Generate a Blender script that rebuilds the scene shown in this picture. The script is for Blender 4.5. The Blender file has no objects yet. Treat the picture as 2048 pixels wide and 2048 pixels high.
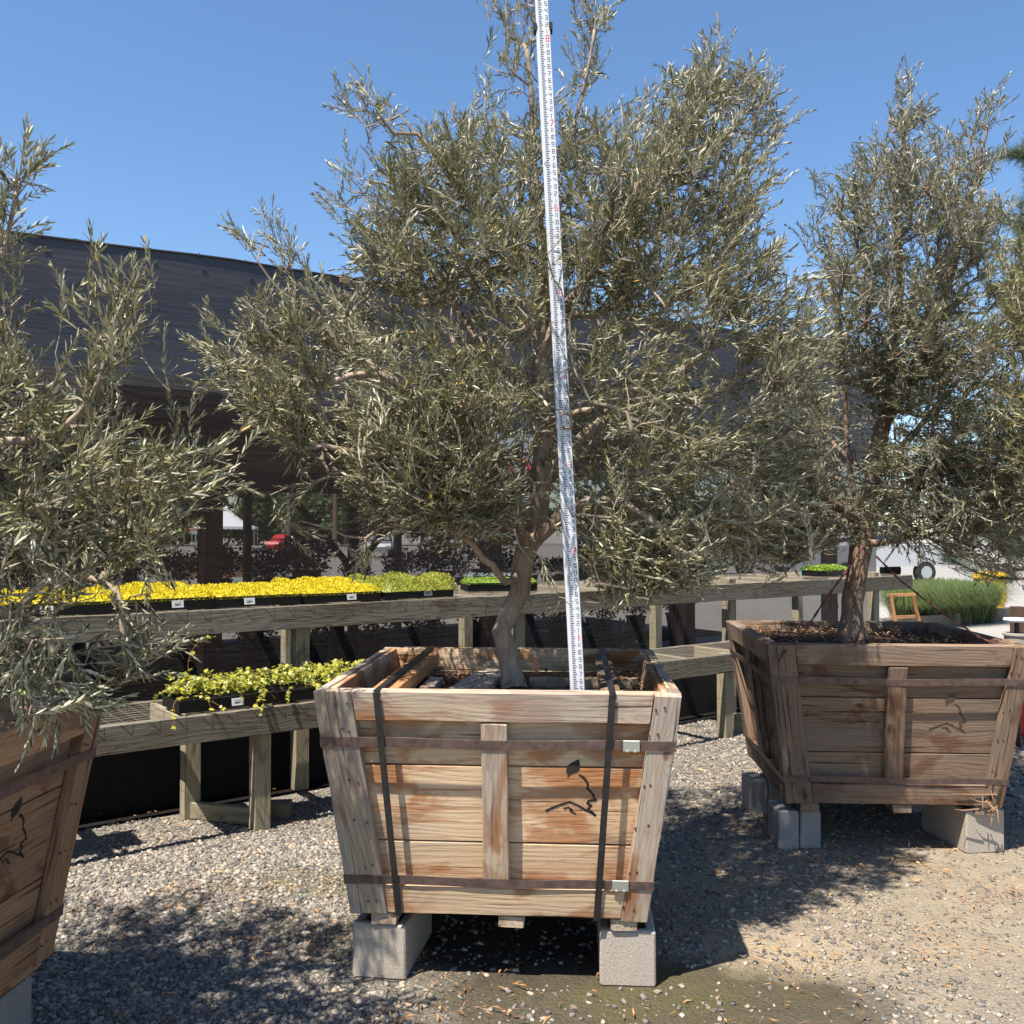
import bpy, math, random
import numpy as np
from mathutils import Vector, Matrix, noise
R = math.radians
rnd = random.Random(7)
rng = np.random.default_rng(11)
C = bpy.context.scene.collection
scene = bpy.context.scene
# ------------------------------------------------------------------ camera, sky, sun, exposure
F = 1893.0                      # focal length in photograph pixels (2048 wide)
H = 1.58
PITCH = math.atan(41 / F)
cd = bpy.data.cameras.new('camera'); cam = bpy.data.objects.new('camera', cd); C.objects.link(cam)
cam.location = (0, 0, H); cam.rotation_euler = (R(90) + PITCH, 0, 0)
cd.sensor_width = 36; cd.lens = F / 2048 * 36; cd.clip_end = 2000; cd.clip_start = 0.05
scene.camera = cam
TOSUN = Vector((-.317, -.38, 1.03)).normalized()
w = bpy.data.worlds.new('World'); scene.world = w; w.use_nodes = True
nt = w.node_tree
bg = nt.nodes['Background']; sky = nt.nodes.new('ShaderNodeTexSky')
sky.sky_type = 'NISHITA'; sky.sun_disc = False
sky.sun_elevation = math.asin(TOSUN.z); sky.sun_rotation = math.atan2(TOSUN.x, TOSUN.y)
sky.altitude = 100; sky.air_density = 1.0; sky.dust_density = 0.25; sky.ozone_density = 3.2
hs_ = nt.nodes.new('ShaderNodeHueSaturation'); hs_.inputs['Saturation'].default_value = 1.10; nt.links.new(sky.outputs[0], hs_.inputs['Color']); nt.links.new(hs_.outputs[0], bg.inputs[0]); bg.inputs[1].default_value = 0.089
sd = bpy.data.lights.new('sun', 'SUN'); so = bpy.data.objects.new('sun', sd); C.objects.link(so)
sd.energy = 4.95; sd.angle = R(0.53); sd.color = (1, .93, .83)
so.rotation_euler = TOSUN.to_track_quat('Z', 'Y').to_euler(); so.location = (-3, -3, 9)
scene.view_settings.view_transform = 'Standard'; scene.view_settings.look = 'None'
scene.view_settings.exposure = 1.15; scene.view_settings.gamma = 1
scene.render.engine = 'CYCLES'
scene.cycles.transparent_max_bounces = 12; scene.cycles.diffuse_bounces = 3

# ------------------------------------------------------------------ helpers
CA, SA = math.cos(PITCH), math.sin(PITCH)
def px(x, y, d):
    """photograph pixel and distance in metres -> world point"""
    dx = (x - 1024) / F; dz = -(y - 1024) / F
    v = Vector((dx, CA - dz * SA, SA + dz * CA))
    return Vector((0, 0, H)) + v * (d / v.y)
def tag(o, label=None, cat=None, group=None, kind=None):
    if label: o['label'] = label
    if cat: o['category'] = cat
    if group: o['group'] = group
    if kind: o['kind'] = kind
    return o
def empty(name, loc=(0, 0, 0), rz=0, label=None, cat=None, group=None):
    o = bpy.data.objects.new(name, None); C.objects.link(o)
    o.location = loc; o.rotation_euler = (0, 0, rz); o.empty_display_size = .1
    return tag(o, label, cat, group)
def dup(root, loc=None, rz=None, label=None):
    r = root.copy(); C.objects.link(r)
    if loc is not None: r.location = loc
    if rz is not None: r.rotation_euler = (0, 0, rz)
    if label: r['label'] = label
    for ch in root.children:
        c = ch.copy(); C.objects.link(c); c.parent = r
        for g in ch.children:
            d = g.copy(); C.objects.link(d); d.parent = c
    return r
class MB:
    def __init__(s): s.v = []; s.f = []; s.g = []; s.t = []; s.m = []; s.mi = 0
    def add(s, vs, fs, gs=None, tint=.5):
        b = len(s.v); s.v += [tuple(p) for p in vs]; s.f += [tuple(i + b for i in f) for f in fs]
        s.g += gs if gs else [tuple(p) for p in vs]; s.t += [tint] * len(vs); s.m += [s.mi] * len(fs)
    def build(s, name, mat, parent=None, smooth=False):
        me = bpy.data.meshes.new(name); me.from_pydata(s.v, [], s.f)
        a = me.attributes.new('grain', 'FLOAT_VECTOR', 'POINT'); a.data.foreach_set('vector', np.array(s.g, dtype=np.float32).ravel())
        a = me.attributes.new('tint', 'FLOAT', 'POINT'); a.data.foreach_set('value', np.array(s.t, dtype=np.float32))
        for m in (mat if isinstance(mat, (list, tuple)) else [mat]): me.materials.append(m)
        if any(s.m): me.polygons.foreach_set('material_index', np.array(s.m, dtype=np.int32))
        if smooth: me.polygons.foreach_set('use_smooth', [True] * len(s.f))
        me.update()
        o = bpy.data.objects.new(name, me); C.objects.link(o)
        if parent: o.parent = parent
        return o
def plank(mb, fn, L, W, T, seg=5, ch=.003, jit=.0012, tint=None):
    """board with chamfered edges; fn(s in 0..1, a, b in -1..1) -> point"""
    ca, cb = min(.45, 2 * ch / W), min(.45, 2 * ch / T)
    oct_ = [(1 - ca, -1), (1, -1 + cb), (1, 1 - cb), (1 - ca, 1), (-1 + ca, 1), (-1, 1 - cb), (-1, -1 + cb), (-1 + ca, -1)]
    ss = [0, min(.4, ch / L)] + [i / seg for i in range(1, seg)] + [1 - min(.4, ch / L), 1]
    tint = rnd.random() if tint is None else tint
    off = (rnd.uniform(-20, 20), rnd.uniform(-20, 20), rnd.uniform(-20, 20))
    vs, gs, fs = [], [], []
    for k, s in enumerate(ss):
        e = 1 - min(ca, .3) if k in (0, len(ss) - 1) else 1
        e2 = 1 - min(cb, .3) if k in (0, len(ss) - 1) else 1
        for a, b in oct_:
            p = Vector(fn(s, a * e, b * e2))
            if jit: p += Vector((rnd.uniform(-jit, jit), rnd.uniform(-jit, jit), rnd.uniform(-jit, jit)))
            vs.append(p); gs.append((s * L + off[0], a * W / 2 + off[1], b * T / 2 + off[2]))
    n = len(ss)
    for k in range(n - 1):
        for j in range(8):
            j2 = (j + 1) % 8; fs.append((k * 8 + j, k * 8 + j2, k * 8 + 8 + j2, k * 8 + 8 + j))
    fs.append(tuple(range(7, -1, -1))); fs.append(tuple((n - 1) * 8 + j for j in range(8)))
    # end grain: give caps their own short grain coordinates by the chamfer ring
    mb.add(vs, fs, gs, tint)
def beam(mb, p0, p1, W, T, up=(0, 0, 1), **kw):
    """straight board from p0 to p1, W across (perpendicular to up), T along up"""
    p0 = Vector(p0); p1 = Vector(p1); d = (p1 - p0); L = d.length; d.normalize()
    u = Vector(up); sx = d.cross(u)
    if sx.length < 1e-4: sx = d.cross(Vector((1, 0, 0)))
    sx.normalize(); u = sx.cross(d).normalized()
    plank(mb, lambda s, a, b: p0 + d * (L * s) + sx * (a * W / 2) + u * (b * T / 2), L, W, T, **kw)
def box(mb, x0, x1, y0, y1, z0, z1, ch=.004, jit=0, **kw):
    beam(mb, (x0, (y0 + y1) / 2, (z0 + z1) / 2), (x1, (y0 + y1) / 2, (z0 + z1) / 2), abs(y1 - y0), abs(z1 - z0), ch=ch, jit=jit, seg=kw.pop('seg', 1), **kw)
def tube(mb, pts, r, sides=6, tint=.5, cap=True):
    pts = [Vector(p) for p in pts]; n = len(pts)
    rs = r if isinstance(r, (list, tuple)) else [r] * n
    t0 = (pts[1] - pts[0]).normalized(); u = t0.orthogonal().normalized()
    vs, gs, fs = [], [], []; acc = 0
    for i, p in enumerate(pts):
        t = (pts[min(i + 1, n - 1)] - pts[max(i - 1, 0)]).normalized()
        u = (u - t * u.dot(t)).normalized(); v = t.cross(u)
        if i: acc += (p - pts[i - 1]).length
        for k in range(sides):
            a = 2 * math.pi * k / sides
            vs.append(p + (u * math.cos(a) + v * math.sin(a)) * rs[i]); gs.append((acc, math.cos(a) * rs[i], math.sin(a) * rs[i]))
    for i in range(n - 1):
        for k in range(sides):
            k2 = (k + 1) % sides; fs.append((i * sides + k, i * sides + k2, (i + 1) * sides + k2, (i + 1) * sides + k))
    if cap: fs.append(tuple(range(sides - 1, -1, -1))); fs.append(tuple((n - 1) * sides + k for k in range(sides)))
    mb.add(vs, fs, gs, tint)
def lathe(mb, prof, c=(0, 0, 0), sides=24):
    vs, fs = [], []
    for r, z in prof:
        for k in range(sides):
            a = 2 * math.pi * k / sides; vs.append((c[0] + r * math.cos(a), c[1] + r * math.sin(a), c[2] + z))
    for i in range(len(prof) - 1):
        for k in range(sides):
            k2 = (k + 1) % sides; fs.append((i * sides + k, i * sides + k2, (i + 1) * sides + k2, (i + 1) * sides + k))
    fs.append(tuple(range(sides - 1, -1, -1))); fs.append(tuple((len(prof) - 1) * sides + k for k in range(sides)))
    mb.add(vs, fs)
def np_mesh(name, verts, quads, tris, mat, parent=None, attr=None, smooth=False):
    me = bpy.data.meshes.new(name)
    verts = np.asarray(verts, dtype=np.float32).reshape(-1, 3)
    q = np.asarray(quads, dtype=np.int32).reshape(-1, 4); t = np.asarray(tris, dtype=np.int32).reshape(-1, 3)
    me.vertices.add(len(verts)); me.vertices.foreach_set('co', verts.ravel())
    loops = np.concatenate([q.ravel(), t.ravel()]); me.loops.add(len(loops)); me.loops.foreach_set('vertex_index', loops)
    st = np.concatenate([np.arange(len(q)) * 4, len(q) * 4 + np.arange(len(t)) * 3]).astype(np.int32)
    me.polygons.add(len(st)); me.polygons.foreach_set('loop_start', st)
    if smooth: me.polygons.foreach_set('use_smooth', np.ones(len(st), dtype=bool))
    if attr is not None:
        a = me.attributes.new('tint', 'FLOAT', 'POINT'); a.data.foreach_set('value', np.asarray(attr, dtype=np.float32))
    me.materials.append(mat); me.update(calc_edges=True)
    o = bpy.data.objects.new(name, me); C.objects.link(o)
    if parent: o.parent = parent
    return o

# ------------------------------------------------------------------ materials
def mat(name):
    m = bpy.data.materials.new(name); m.use_nodes = True
    n = m.node_tree.nodes; b = n['Principled BSDF']
    return m, m.node_tree, b
def N(nt, t, **kw):
    n = nt.nodes.new(t)
    for k, v in kw.items():
        if k.startswith('i_'): n.inputs[k[2:].replace('_', ' ')].default_value = v
        else: setattr(n, k, v)
    return n
def ramp(nt, src, stops):
    n = nt.nodes.new('ShaderNodeValToRGB'); e = n.color_ramp.elements
    while len(e) < len(stops): e.new(.5)
    for i, (p, c) in enumerate(stops): e[i].position = p; e[i].color = (*c, 1) if len(c) == 3 else c
    nt.links.new(src, n.inputs[0]); return n.outputs[0]
def mix(nt, fac, a, b, mode='MIX'):
    n = nt.nodes.new('ShaderNodeMix'); n.data_type = 'RGBA'; n.blend_type = mode
    for s, v in ((n.inputs[0], fac), (n.inputs[6], a), (n.inputs[7], b)):
        if isinstance(v, (int, float)): s.default_value = v
        elif isinstance(v, tuple): s.default_value = (*v, 1) if len(v) == 3 else v
        else: nt.links.new(v, s)
    return n.outputs[2]
def math_(nt, op, a, b=None):
    n = nt.nodes.new('ShaderNodeMath'); n.operation = op; n.use_clamp = False
    for i, v in enumerate((a, b)):
        if v is None: continue
        if isinstance(v, (int, float)): n.inputs[i].default_value = v
        else: nt.links.new(v, n.inputs[i])
    return n.outputs[0]
def attr(nt, name): return N(nt, 'ShaderNodeAttribute', attribute_name=name)
def bump(nt, b, h, strength, dist=.01):
    n = N(nt, 'ShaderNodeBump'); n.inputs['Strength'].default_value = strength; n.inputs['Distance'].default_value = dist
    nt.links.new(h, n.inputs['Height']); nt.links.new(n.outputs[0], b.inputs['Normal'])
def wood(name, base, dark, stain, stain_amt=.5, gray=None, gray_amt=.3, bumpy=.5, knots=True, rough=.85):
    m, nt, b = mat(name); L = nt.links.new
    g = attr(nt, 'grain'); ti = attr(nt, 'tint')
    def mp(sc):
        n = N(nt, 'ShaderNodeMapping'); n.inputs['Scale'].default_value = sc; L(g.outputs['Vector'], n.inputs[0]); return n.outputs[0]
    # knots first: they bend the grain
    vk = N(nt, 'ShaderNodeTexVoronoi'); vk.inputs['Scale'].default_value = 1; L(mp((3.2, 7.5, 7.5)), vk.inputs['Vector'])
    kd = vk.outputs['Distance']
    wv = N(nt, 'ShaderNodeTexNoise'); wv.inputs['Scale'].default_value = 1; wv.inputs['Detail'].default_value = 2; L(mp((1.3, 5, 5)), wv.inputs['Vector'])
    sep = N(nt, 'ShaderNodeSeparateXYZ'); L(g.outputs['Vector'], sep.inputs[0])
    yy = math_(nt, 'ADD', math_(nt, 'ADD', sep.outputs[1], math_(nt, 'MULTIPLY', sep.outputs[2], .6)), math_(nt, 'MULTIPLY', wv.outputs[0], .16))
    kb = math_(nt, 'MULTIPLY', math_(nt, 'POWER', math_(nt, 'MAXIMUM', math_(nt, 'SUBTRACT', .38, kd), 0.0), 2.0), .5 if knots else 0.0)
    yy = math_(nt, 'ADD', yy, kb)
    fine = N(nt, 'ShaderNodeTexNoise'); fine.inputs['Scale'].default_value = 1; fine.inputs['Detail'].default_value = 5; fine.inputs['Roughness'].default_value = .7
    L(mp((5, 130, 130)), fine.inputs['Vector'])
    rings = math_(nt, 'ABSOLUTE', math_(nt, 'SINE', math_(nt, 'MULTIPLY', math_(nt, 'ADD', yy, math_(nt, 'MULTIPLY', fine.outputs[0], .012)), 170.0)))
    grain_f = math_(nt, 'ADD', math_(nt, 'MULTIPLY', rings, .20), math_(nt, 'MULTIPLY', fine.outputs[0], .95))
    col = ramp(nt, grain_f, [(.24, dark), (.58, base), (.9, tuple(min(1, c * 1.18) for c in base))])
    sn = N(nt, 'ShaderNodeTexNoise'); sn.inputs['Scale'].default_value = 1; sn.inputs['Detail'].default_value = 4; sn.inputs['Roughness'].default_value = .6; sn.inputs['Distortion'].default_value = .8
    L(mp((2.6, 5.2, 5.2)), sn.inputs['Vector'])
    sf = ramp(nt, sn.outputs[0], [(.62 - .12 * stain_amt, (0, 0, 0)), (.66 - .09 * stain_amt, (.75, .75, .75)), (.80 - .1 * stain_amt, (1, 1, 1))])
    sk = N(nt, 'ShaderNodeTexNoise'); sk.inputs['Scale'].default_value = 1; sk.inputs['Detail'].default_value = 4; sk.inputs['Distortion'].default_value = .5; L(mp((1.6, 30, 30)), sk.inputs['Vector'])
    skf = math_(nt, 'MULTIPLY', ramp(nt, sk.outputs[0], [(.54, (0, 0, 0)), (.66, (1, 1, 1))]), ramp(nt, wv.outputs[0], [(.42, (0, 0, 0)), (.6, (1, 1, 1))]))
    sf = math_(nt, 'MAXIMUM', sf, math_(nt, 'MULTIPLY', skf, .8))
    sf = math_(nt, 'MULTIPLY', sf, .85)
    col = mix(nt, sf, col, mix(nt, fine.outputs[0], tuple(c * .6 for c in stain), stain), 'MIX')
    if gray:
        gn = N(nt, 'ShaderNodeTexNoise'); gn.inputs['Scale'].default_value = 1; gn.inputs['Detail'].default_value = 5; L(mp((1.6, 9, 9)), gn.inputs['Vector'])
        gf = ramp(nt, gn.outputs[0], [(.62 - gray_amt * .4, (0, 0, 0)), (.85 - gray_amt * .3, (1, 1, 1))])
        col = mix(nt, math_(nt, 'MULTIPLY', gf, .8), col, mix(nt, grain_f, tuple(c * .45 for c in gray), gray))
    if knots:
        kf = ramp(nt, kd, [(.04, (1, 1, 1)), (.075, (.75, .75, .75)), (.1, (0, 0, 0))])
        col = mix(nt, math_(nt, 'MULTIPLY', kf, .8), col, tuple(c * .45 for c in stain))
    cr = N(nt, 'ShaderNodeTexNoise'); cr.inputs['Scale'].default_value = 1; cr.inputs['Detail'].default_value = 3; L(mp((1.8, 60, 60)), cr.inputs['Vector'])
    cf = ramp(nt, cr.outputs[0], [(.63, (0, 0, 0)), (.68, (1, 1, 1))])
    col = mix(nt, math_(nt, 'MULTIPLY', cf, .75), col, tuple(c * .25 for c in dark))
    tv = math_(nt, 'ADD', math_(nt, 'MULTIPLY', ti.outputs['Fac'], .36), .82)
    tvc = N(nt, 'ShaderNodeCombineXYZ'); [L(tv, tvc.inputs[i]) for i in range(3)]
    col = mix(nt, 1.0, col, tvc.outputs[0], 'MULTIPLY')
    L(col, b.inputs['Base Color']); b.inputs['Roughness'].default_value = rough
    b.inputs['Specular IOR Level'].default_value = .2
    hh = math_(nt, 'SUBTRACT', grain_f, math_(nt, 'MULTIPLY', cf, 1.2))
    bump(nt, b, hh, bumpy, .004)
    return m
def plain(name, col, rough=.7, metal=0, spec=.4, noise_=0, scale=20, bmp=0, col2=None, obj=True):
    m, nt, b = mat(name); L = nt.links.new
    b.inputs['Roughness'].default_value = rough; b.inputs['Metallic'].default_value = metal; b.inputs['Specular IOR Level'].default_value = spec
    if noise_ or bmp:
        tc = N(nt, 'ShaderNodeTexCoord'); n = N(nt, 'ShaderNodeTexNoise'); n.inputs['Scale'].default_value = scale; n.inputs['Detail'].default_value = 6; n.inputs['Roughness'].default_value = .65
        L(tc.outputs['Object'], n.inputs['Vector'])
        c2 = col2 or tuple(c * (1 - noise_) for c in col)
        L(ramp(nt, n.outputs[0], [(.35, c2), (.65, col)]), b.inputs['Base Color'])
        if bmp: bump(nt, b, n.outputs[0], bmp, .004)
    else: b.inputs['Base Color'].default_value = (*col, 1)
    return m
def leafmat(name, top1, top2, back, trans=.18, rough=.42, yellow=None, spec=.5):
    m, nt, b = mat(name); L = nt.links.new
    ti = attr(nt, 'tint'); g = N(nt, 'ShaderNodeNewGeometry')
    st = [(0, top1), (.93, top2)]
    if yellow: st += [(.985, top2), (.995, yellow)]
    c = ramp(nt, ti.outputs['Fac'], st)
    if back: c = mix(nt, g.outputs['Backfacing'], c, mix(nt, ti.outputs['Fac'], tuple(x * .8 for x in back), back))
    L(c, b.inputs['Base Color']); b.inputs['Roughness'].default_value = rough; b.inputs['Specular IOR Level'].default_value = spec
    tr = N(nt, 'ShaderNodeBsdfTranslucent'); L(mix(nt, .5, c, (.28, .34, .05), 'MIX'), tr.inputs[0])
    ms = N(nt, 'ShaderNodeMixShader'); ms.inputs[0].default_value = trans
    L(b.outputs[0], ms.inputs[1]); L(tr.outputs[0], ms.inputs[2]); L(ms.outputs[0], nt.nodes['Material Output'].inputs[0])
    return m
M = {}
M['crate'] = wood('crate_wood', (.53, .385, .245), (.36, .235, .13), (.36, .115, .022), 1.35, (.36, .31, .25), .25)
M['crate_grey'] = wood('crate_grey_wood', (.37, .285, .20), (.155, .108, .07), (.24, .08, .02), 1.1, (.36, .325, .285), .55)
M['crate_dark'] = wood('crate_brown_wood', (.21, .142, .095), (.10, .063, .042), (.12, .05, .02), .6, (.20, .17, .145), .4)
M['crate_left'] = wood('crate_tan_wood', (.33, .195, .11), (.17, .095, .05), (.17, .05, .015), .5, (.24, .18, .14), .35)
M['bench'] = wood('bench_wood', (.155, .135, .102), (.055, .047, .036), (.11, .08, .05), .4, (.21, .20, .165), .5, .8)
M['bench_leg'] = wood('bench_leg_wood', (.26, .228, .155), (.13, .112, .075), (.15, .115, .07), .3, (.21, .20, .165), .3, .5, knots=False)
M['shade_wood'] = wood('shade_house_wood', (.11, .062, .04), (.05, .03, .02), (.08, .04, .02), .3, (.08, .06, .05), .3, .4)
M['rafter'] = wood('rafter_wood', (.22, .14, .09), (.09, .055, .035), (.12, .06, .03), .3, (.14, .12, .10), .3, .4)
M['orange_wood'] = wood('orange_wood', (.46, .22, .09), (.24, .11, .045), (.28, .1, .03), .5, (.3, .2, .14), .4)
M['strap'] = plain('strap_steel', (.16, .10, .08), .55, .25, .4, .6, 30, .2, col2=(.075, .055, .05))
M['strap_black'] = plain('strap_black_steel', (.045, .042, .045), .38, .5, .5, .4, 40, .1)
M['nail'] = plain('nail_steel', (.09, .055, .04), .6, .3)
M['clip'] = plain('clip_steel', (.55, .58, .55), .45, .8)
M['stencil'] = plain('stencil_paint', (.02, .018, .016), .8)
M['stencil_faded'] = plain('faded_stencil_paint', (.075, .05, .035), .9)
M['block'] = plain('concrete_block', (.42, .365, .30), .95, 0, .2, .28, 120, .6)
M['block_grey'] = plain('grey_concrete_block', (.30, .28, .26), .95, 0, .2, .3, 110, .6)
M['rod'] = plain('rod_white', (.56, .58, .61), .35, 0, .5)
M['black'] = plain('black_plastic', (.012, .012, .013), .45, 0, .4)
M['mark_black'] = plain('mark_black', (.015, .015, .02), .6)
M['mark_red'] = plain('mark_red', (.65, .02, .02), .5)
M['white'] = plain('white_paint', (.45, .46, .47), .5)
M['wire'] = plain('galvanised_wire', (.30, .25, .20), .6, .4)
M['bark'] = None
def barkmat(name, c1, c2, sc=40):
    m, nt, b = mat(name); L = nt.links.new
    tc = N(nt, 'ShaderNodeTexCoord'); mp = N(nt, 'ShaderNodeMapping'); mp.inputs['Scale'].default_value = (1, 1, .25); L(tc.outputs['Object'], mp.inputs[0])
    n = N(nt, 'ShaderNodeTexNoise'); n.inputs['Scale'].default_value = sc; n.inputs['Detail'].default_value = 7; n.inputs['Roughness'].default_value = .7; n.inputs['Distortion'].default_value = .4; L(mp.outputs[0], n.inputs['Vector'])
    n2 = N(nt, 'ShaderNodeTexNoise'); n2.inputs['Scale'].default_value = 7; L(tc.outputs['Object'], n2.inputs['Vector'])
    c = ramp(nt, n.outputs[0], [(.3, c1), (.62, c2)]); c = mix(nt, math_(nt, 'MULTIPLY', ramp(nt, n2.outputs[0], [(.45, (0, 0, 0)), (.6, (1, 1, 1))]), .35), c, tuple(x * .55 for x in c2))
    L(c, b.inputs['Base Color']); b.inputs['Roughness'].default_value = .9; b.inputs['Specular IOR Level'].default_value = .2
    bump(nt, b, n.outputs[0], .9, .006); return m
M['bark'] = barkmat('olive_bark', (.16, .115, .08), (.42, .33, .25))
M['bark_dark'] = barkmat('dark_bark', (.10, .065, .045), (.27, .19, .14))
M['twig'] = plain('olive_twig', (.24, .20, .145), .8, 0, .3)
M['leaf'] = leafmat('olive_leaf', (.042, .043, .016), (.19, .178, .075), (.38, .355, .235),   .08, .44, (.45, .26, .03))
M['leaf_r'] = leafmat('olive_leaf_grey', (.048, .049, .023), (.175, .168, .085), (.31, .29, .20), .08, .38, (.42, .22, .03))
M['leaf_y'] = leafmat('olive_leaf_pale', (.14, .135, .05), (.25, .235, .095), (.30, .28, .17), .15, .4, (.42, .24, .03))
M['ivy'] = leafmat('ivy_leaf', (.12, .15, .022), (.46, .42, .05), None, .3, .4)
M['ivy_green'] = leafmat('ivy_green_leaf', (.10, .21, .07), (.30, .42, .16), None, .3, .4)
M['sedum'] = leafmat('sedum_leaf', (.55, .42, .015), (.92, .78, .03), None, .35, .5)
M['sedum_g'] = leafmat('sedum_green_leaf', (.20, .24, .03), (.48, .46, .07), None, .3, .5)
M['lime'] = leafmat('lime_leaf', (.16, .30, .03), (.40, .52, .08), None, .3, .5)
M['flower'] = plain('pale_blue_flower', (.62, .70, .88), .6)
M['shrub'] = leafmat('shrub_leaf', (.05, .09, .03), (.14, .20, .06), None, .2, .5)
M['shrub_y'] = leafmat('gold_shrub_leaf', (.25, .22, .05), (.50, .40, .10), None, .2, .5)
M['tree_far'] = leafmat('far_tree_leaf', (.045, .075, .02), (.11, .15, .045), None, .2, .6)
M['needle'] = leafmat('pine_needle', (.035, .065, .035), (.09, .13, .075), None, .1, .5)
M['grass'] = leafmat('grass_blade', (.045, .08, .03), (.13, .17, .065), None, .3, .5)
M['soil'] = plain('bark_mulch_soil', (.085, .052, .034), 1, 0, .1, .6, 60, .9)
M['rope'] = plain('red_rope', (.11, .035, .03), .8)
M['yellow'] = plain('yellow_plastic', (.78, .48, .02), .45)
M['red'] = plain('red_paint', (.6, .03, .035), .4)
M['teal'] = plain('teal_tag', (.05, .45, .5), .5)
M['asphalt_light'] = plain('worn_pavement', (.27, .255, .235), .95, 0, .1, .15, 3, .2)
M['glass'] = plain('car_glass', (.02, .025, .03), .1, 0, .6)
M['tyre'] = plain('tyre_rubber', (.02, .02, .02), .8)
M['denim'] = plain('denim', (.09, .14, .22), .9, 0, .1, .3, 60, .2)
M['chip'] = leafmat('mulch_chip', (.07, .035, .018), (.36, .19, .09), None, 0, .9)
M['litter'] = leafmat('dry_leaf', (.10, .05, .025), (.50, .24, .08), None, .1, .7, (.75, .55, .15))
M['grate'] = plain('canvas_white', (.82, .84, .86), .7)
# shade cloth: a woven net, part see-through
def cloth(name, col, alpha, sheen):
    m, nt, b = mat(name); L = nt.links.new
    tc = N(nt, 'ShaderNodeTexCoord'); mp = N(nt, 'ShaderNodeMapping'); mp.inputs['Scale'].default_value = (1, 1, 9); L(tc.outputs['Object'], mp.inputs[0])
    n = N(nt, 'ShaderNodeTexNoise'); n.inputs['Scale'].default_value = 3.2; n.inputs['Detail'].default_value = 5; n.inputs['Distortion'].default_value = .6; L(mp.outputs[0], n.inputs['Vector'])
    c = ramp(nt, n.outputs[0], [(.35, tuple(x * .75 for x in col)), (.7, col)])
    L(c, b.inputs['Base Color']); b.inputs['Roughness'].default_value = .85; b.inputs['Specular IOR Level'].default_value = .12
    b.inputs['Sheen Weight'].default_value = sheen; b.inputs['Sheen Tint'].default_value = (.5, .6, .8, 1)
    bump(nt, b, n.outputs[0], .22, .015)
    tr = N(nt, 'ShaderNodeBsdfTransparent'); ms = N(nt, 'ShaderNodeMixShader')
    ms.inputs[0].default_value = alpha
    L(b.outputs[0], ms.inputs[1]); L(tr.outputs[0], ms.inputs[2]); L(ms.outputs[0], nt.nodes['Material Output'].inputs[0])
    return m
M['cloth'] = cloth('shade_cloth', (.058, .049, .052), .03, .05)
M['cloth_thin'] = cloth('shade_cloth_single', (.038, .028, .024), .26, .1)

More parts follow.
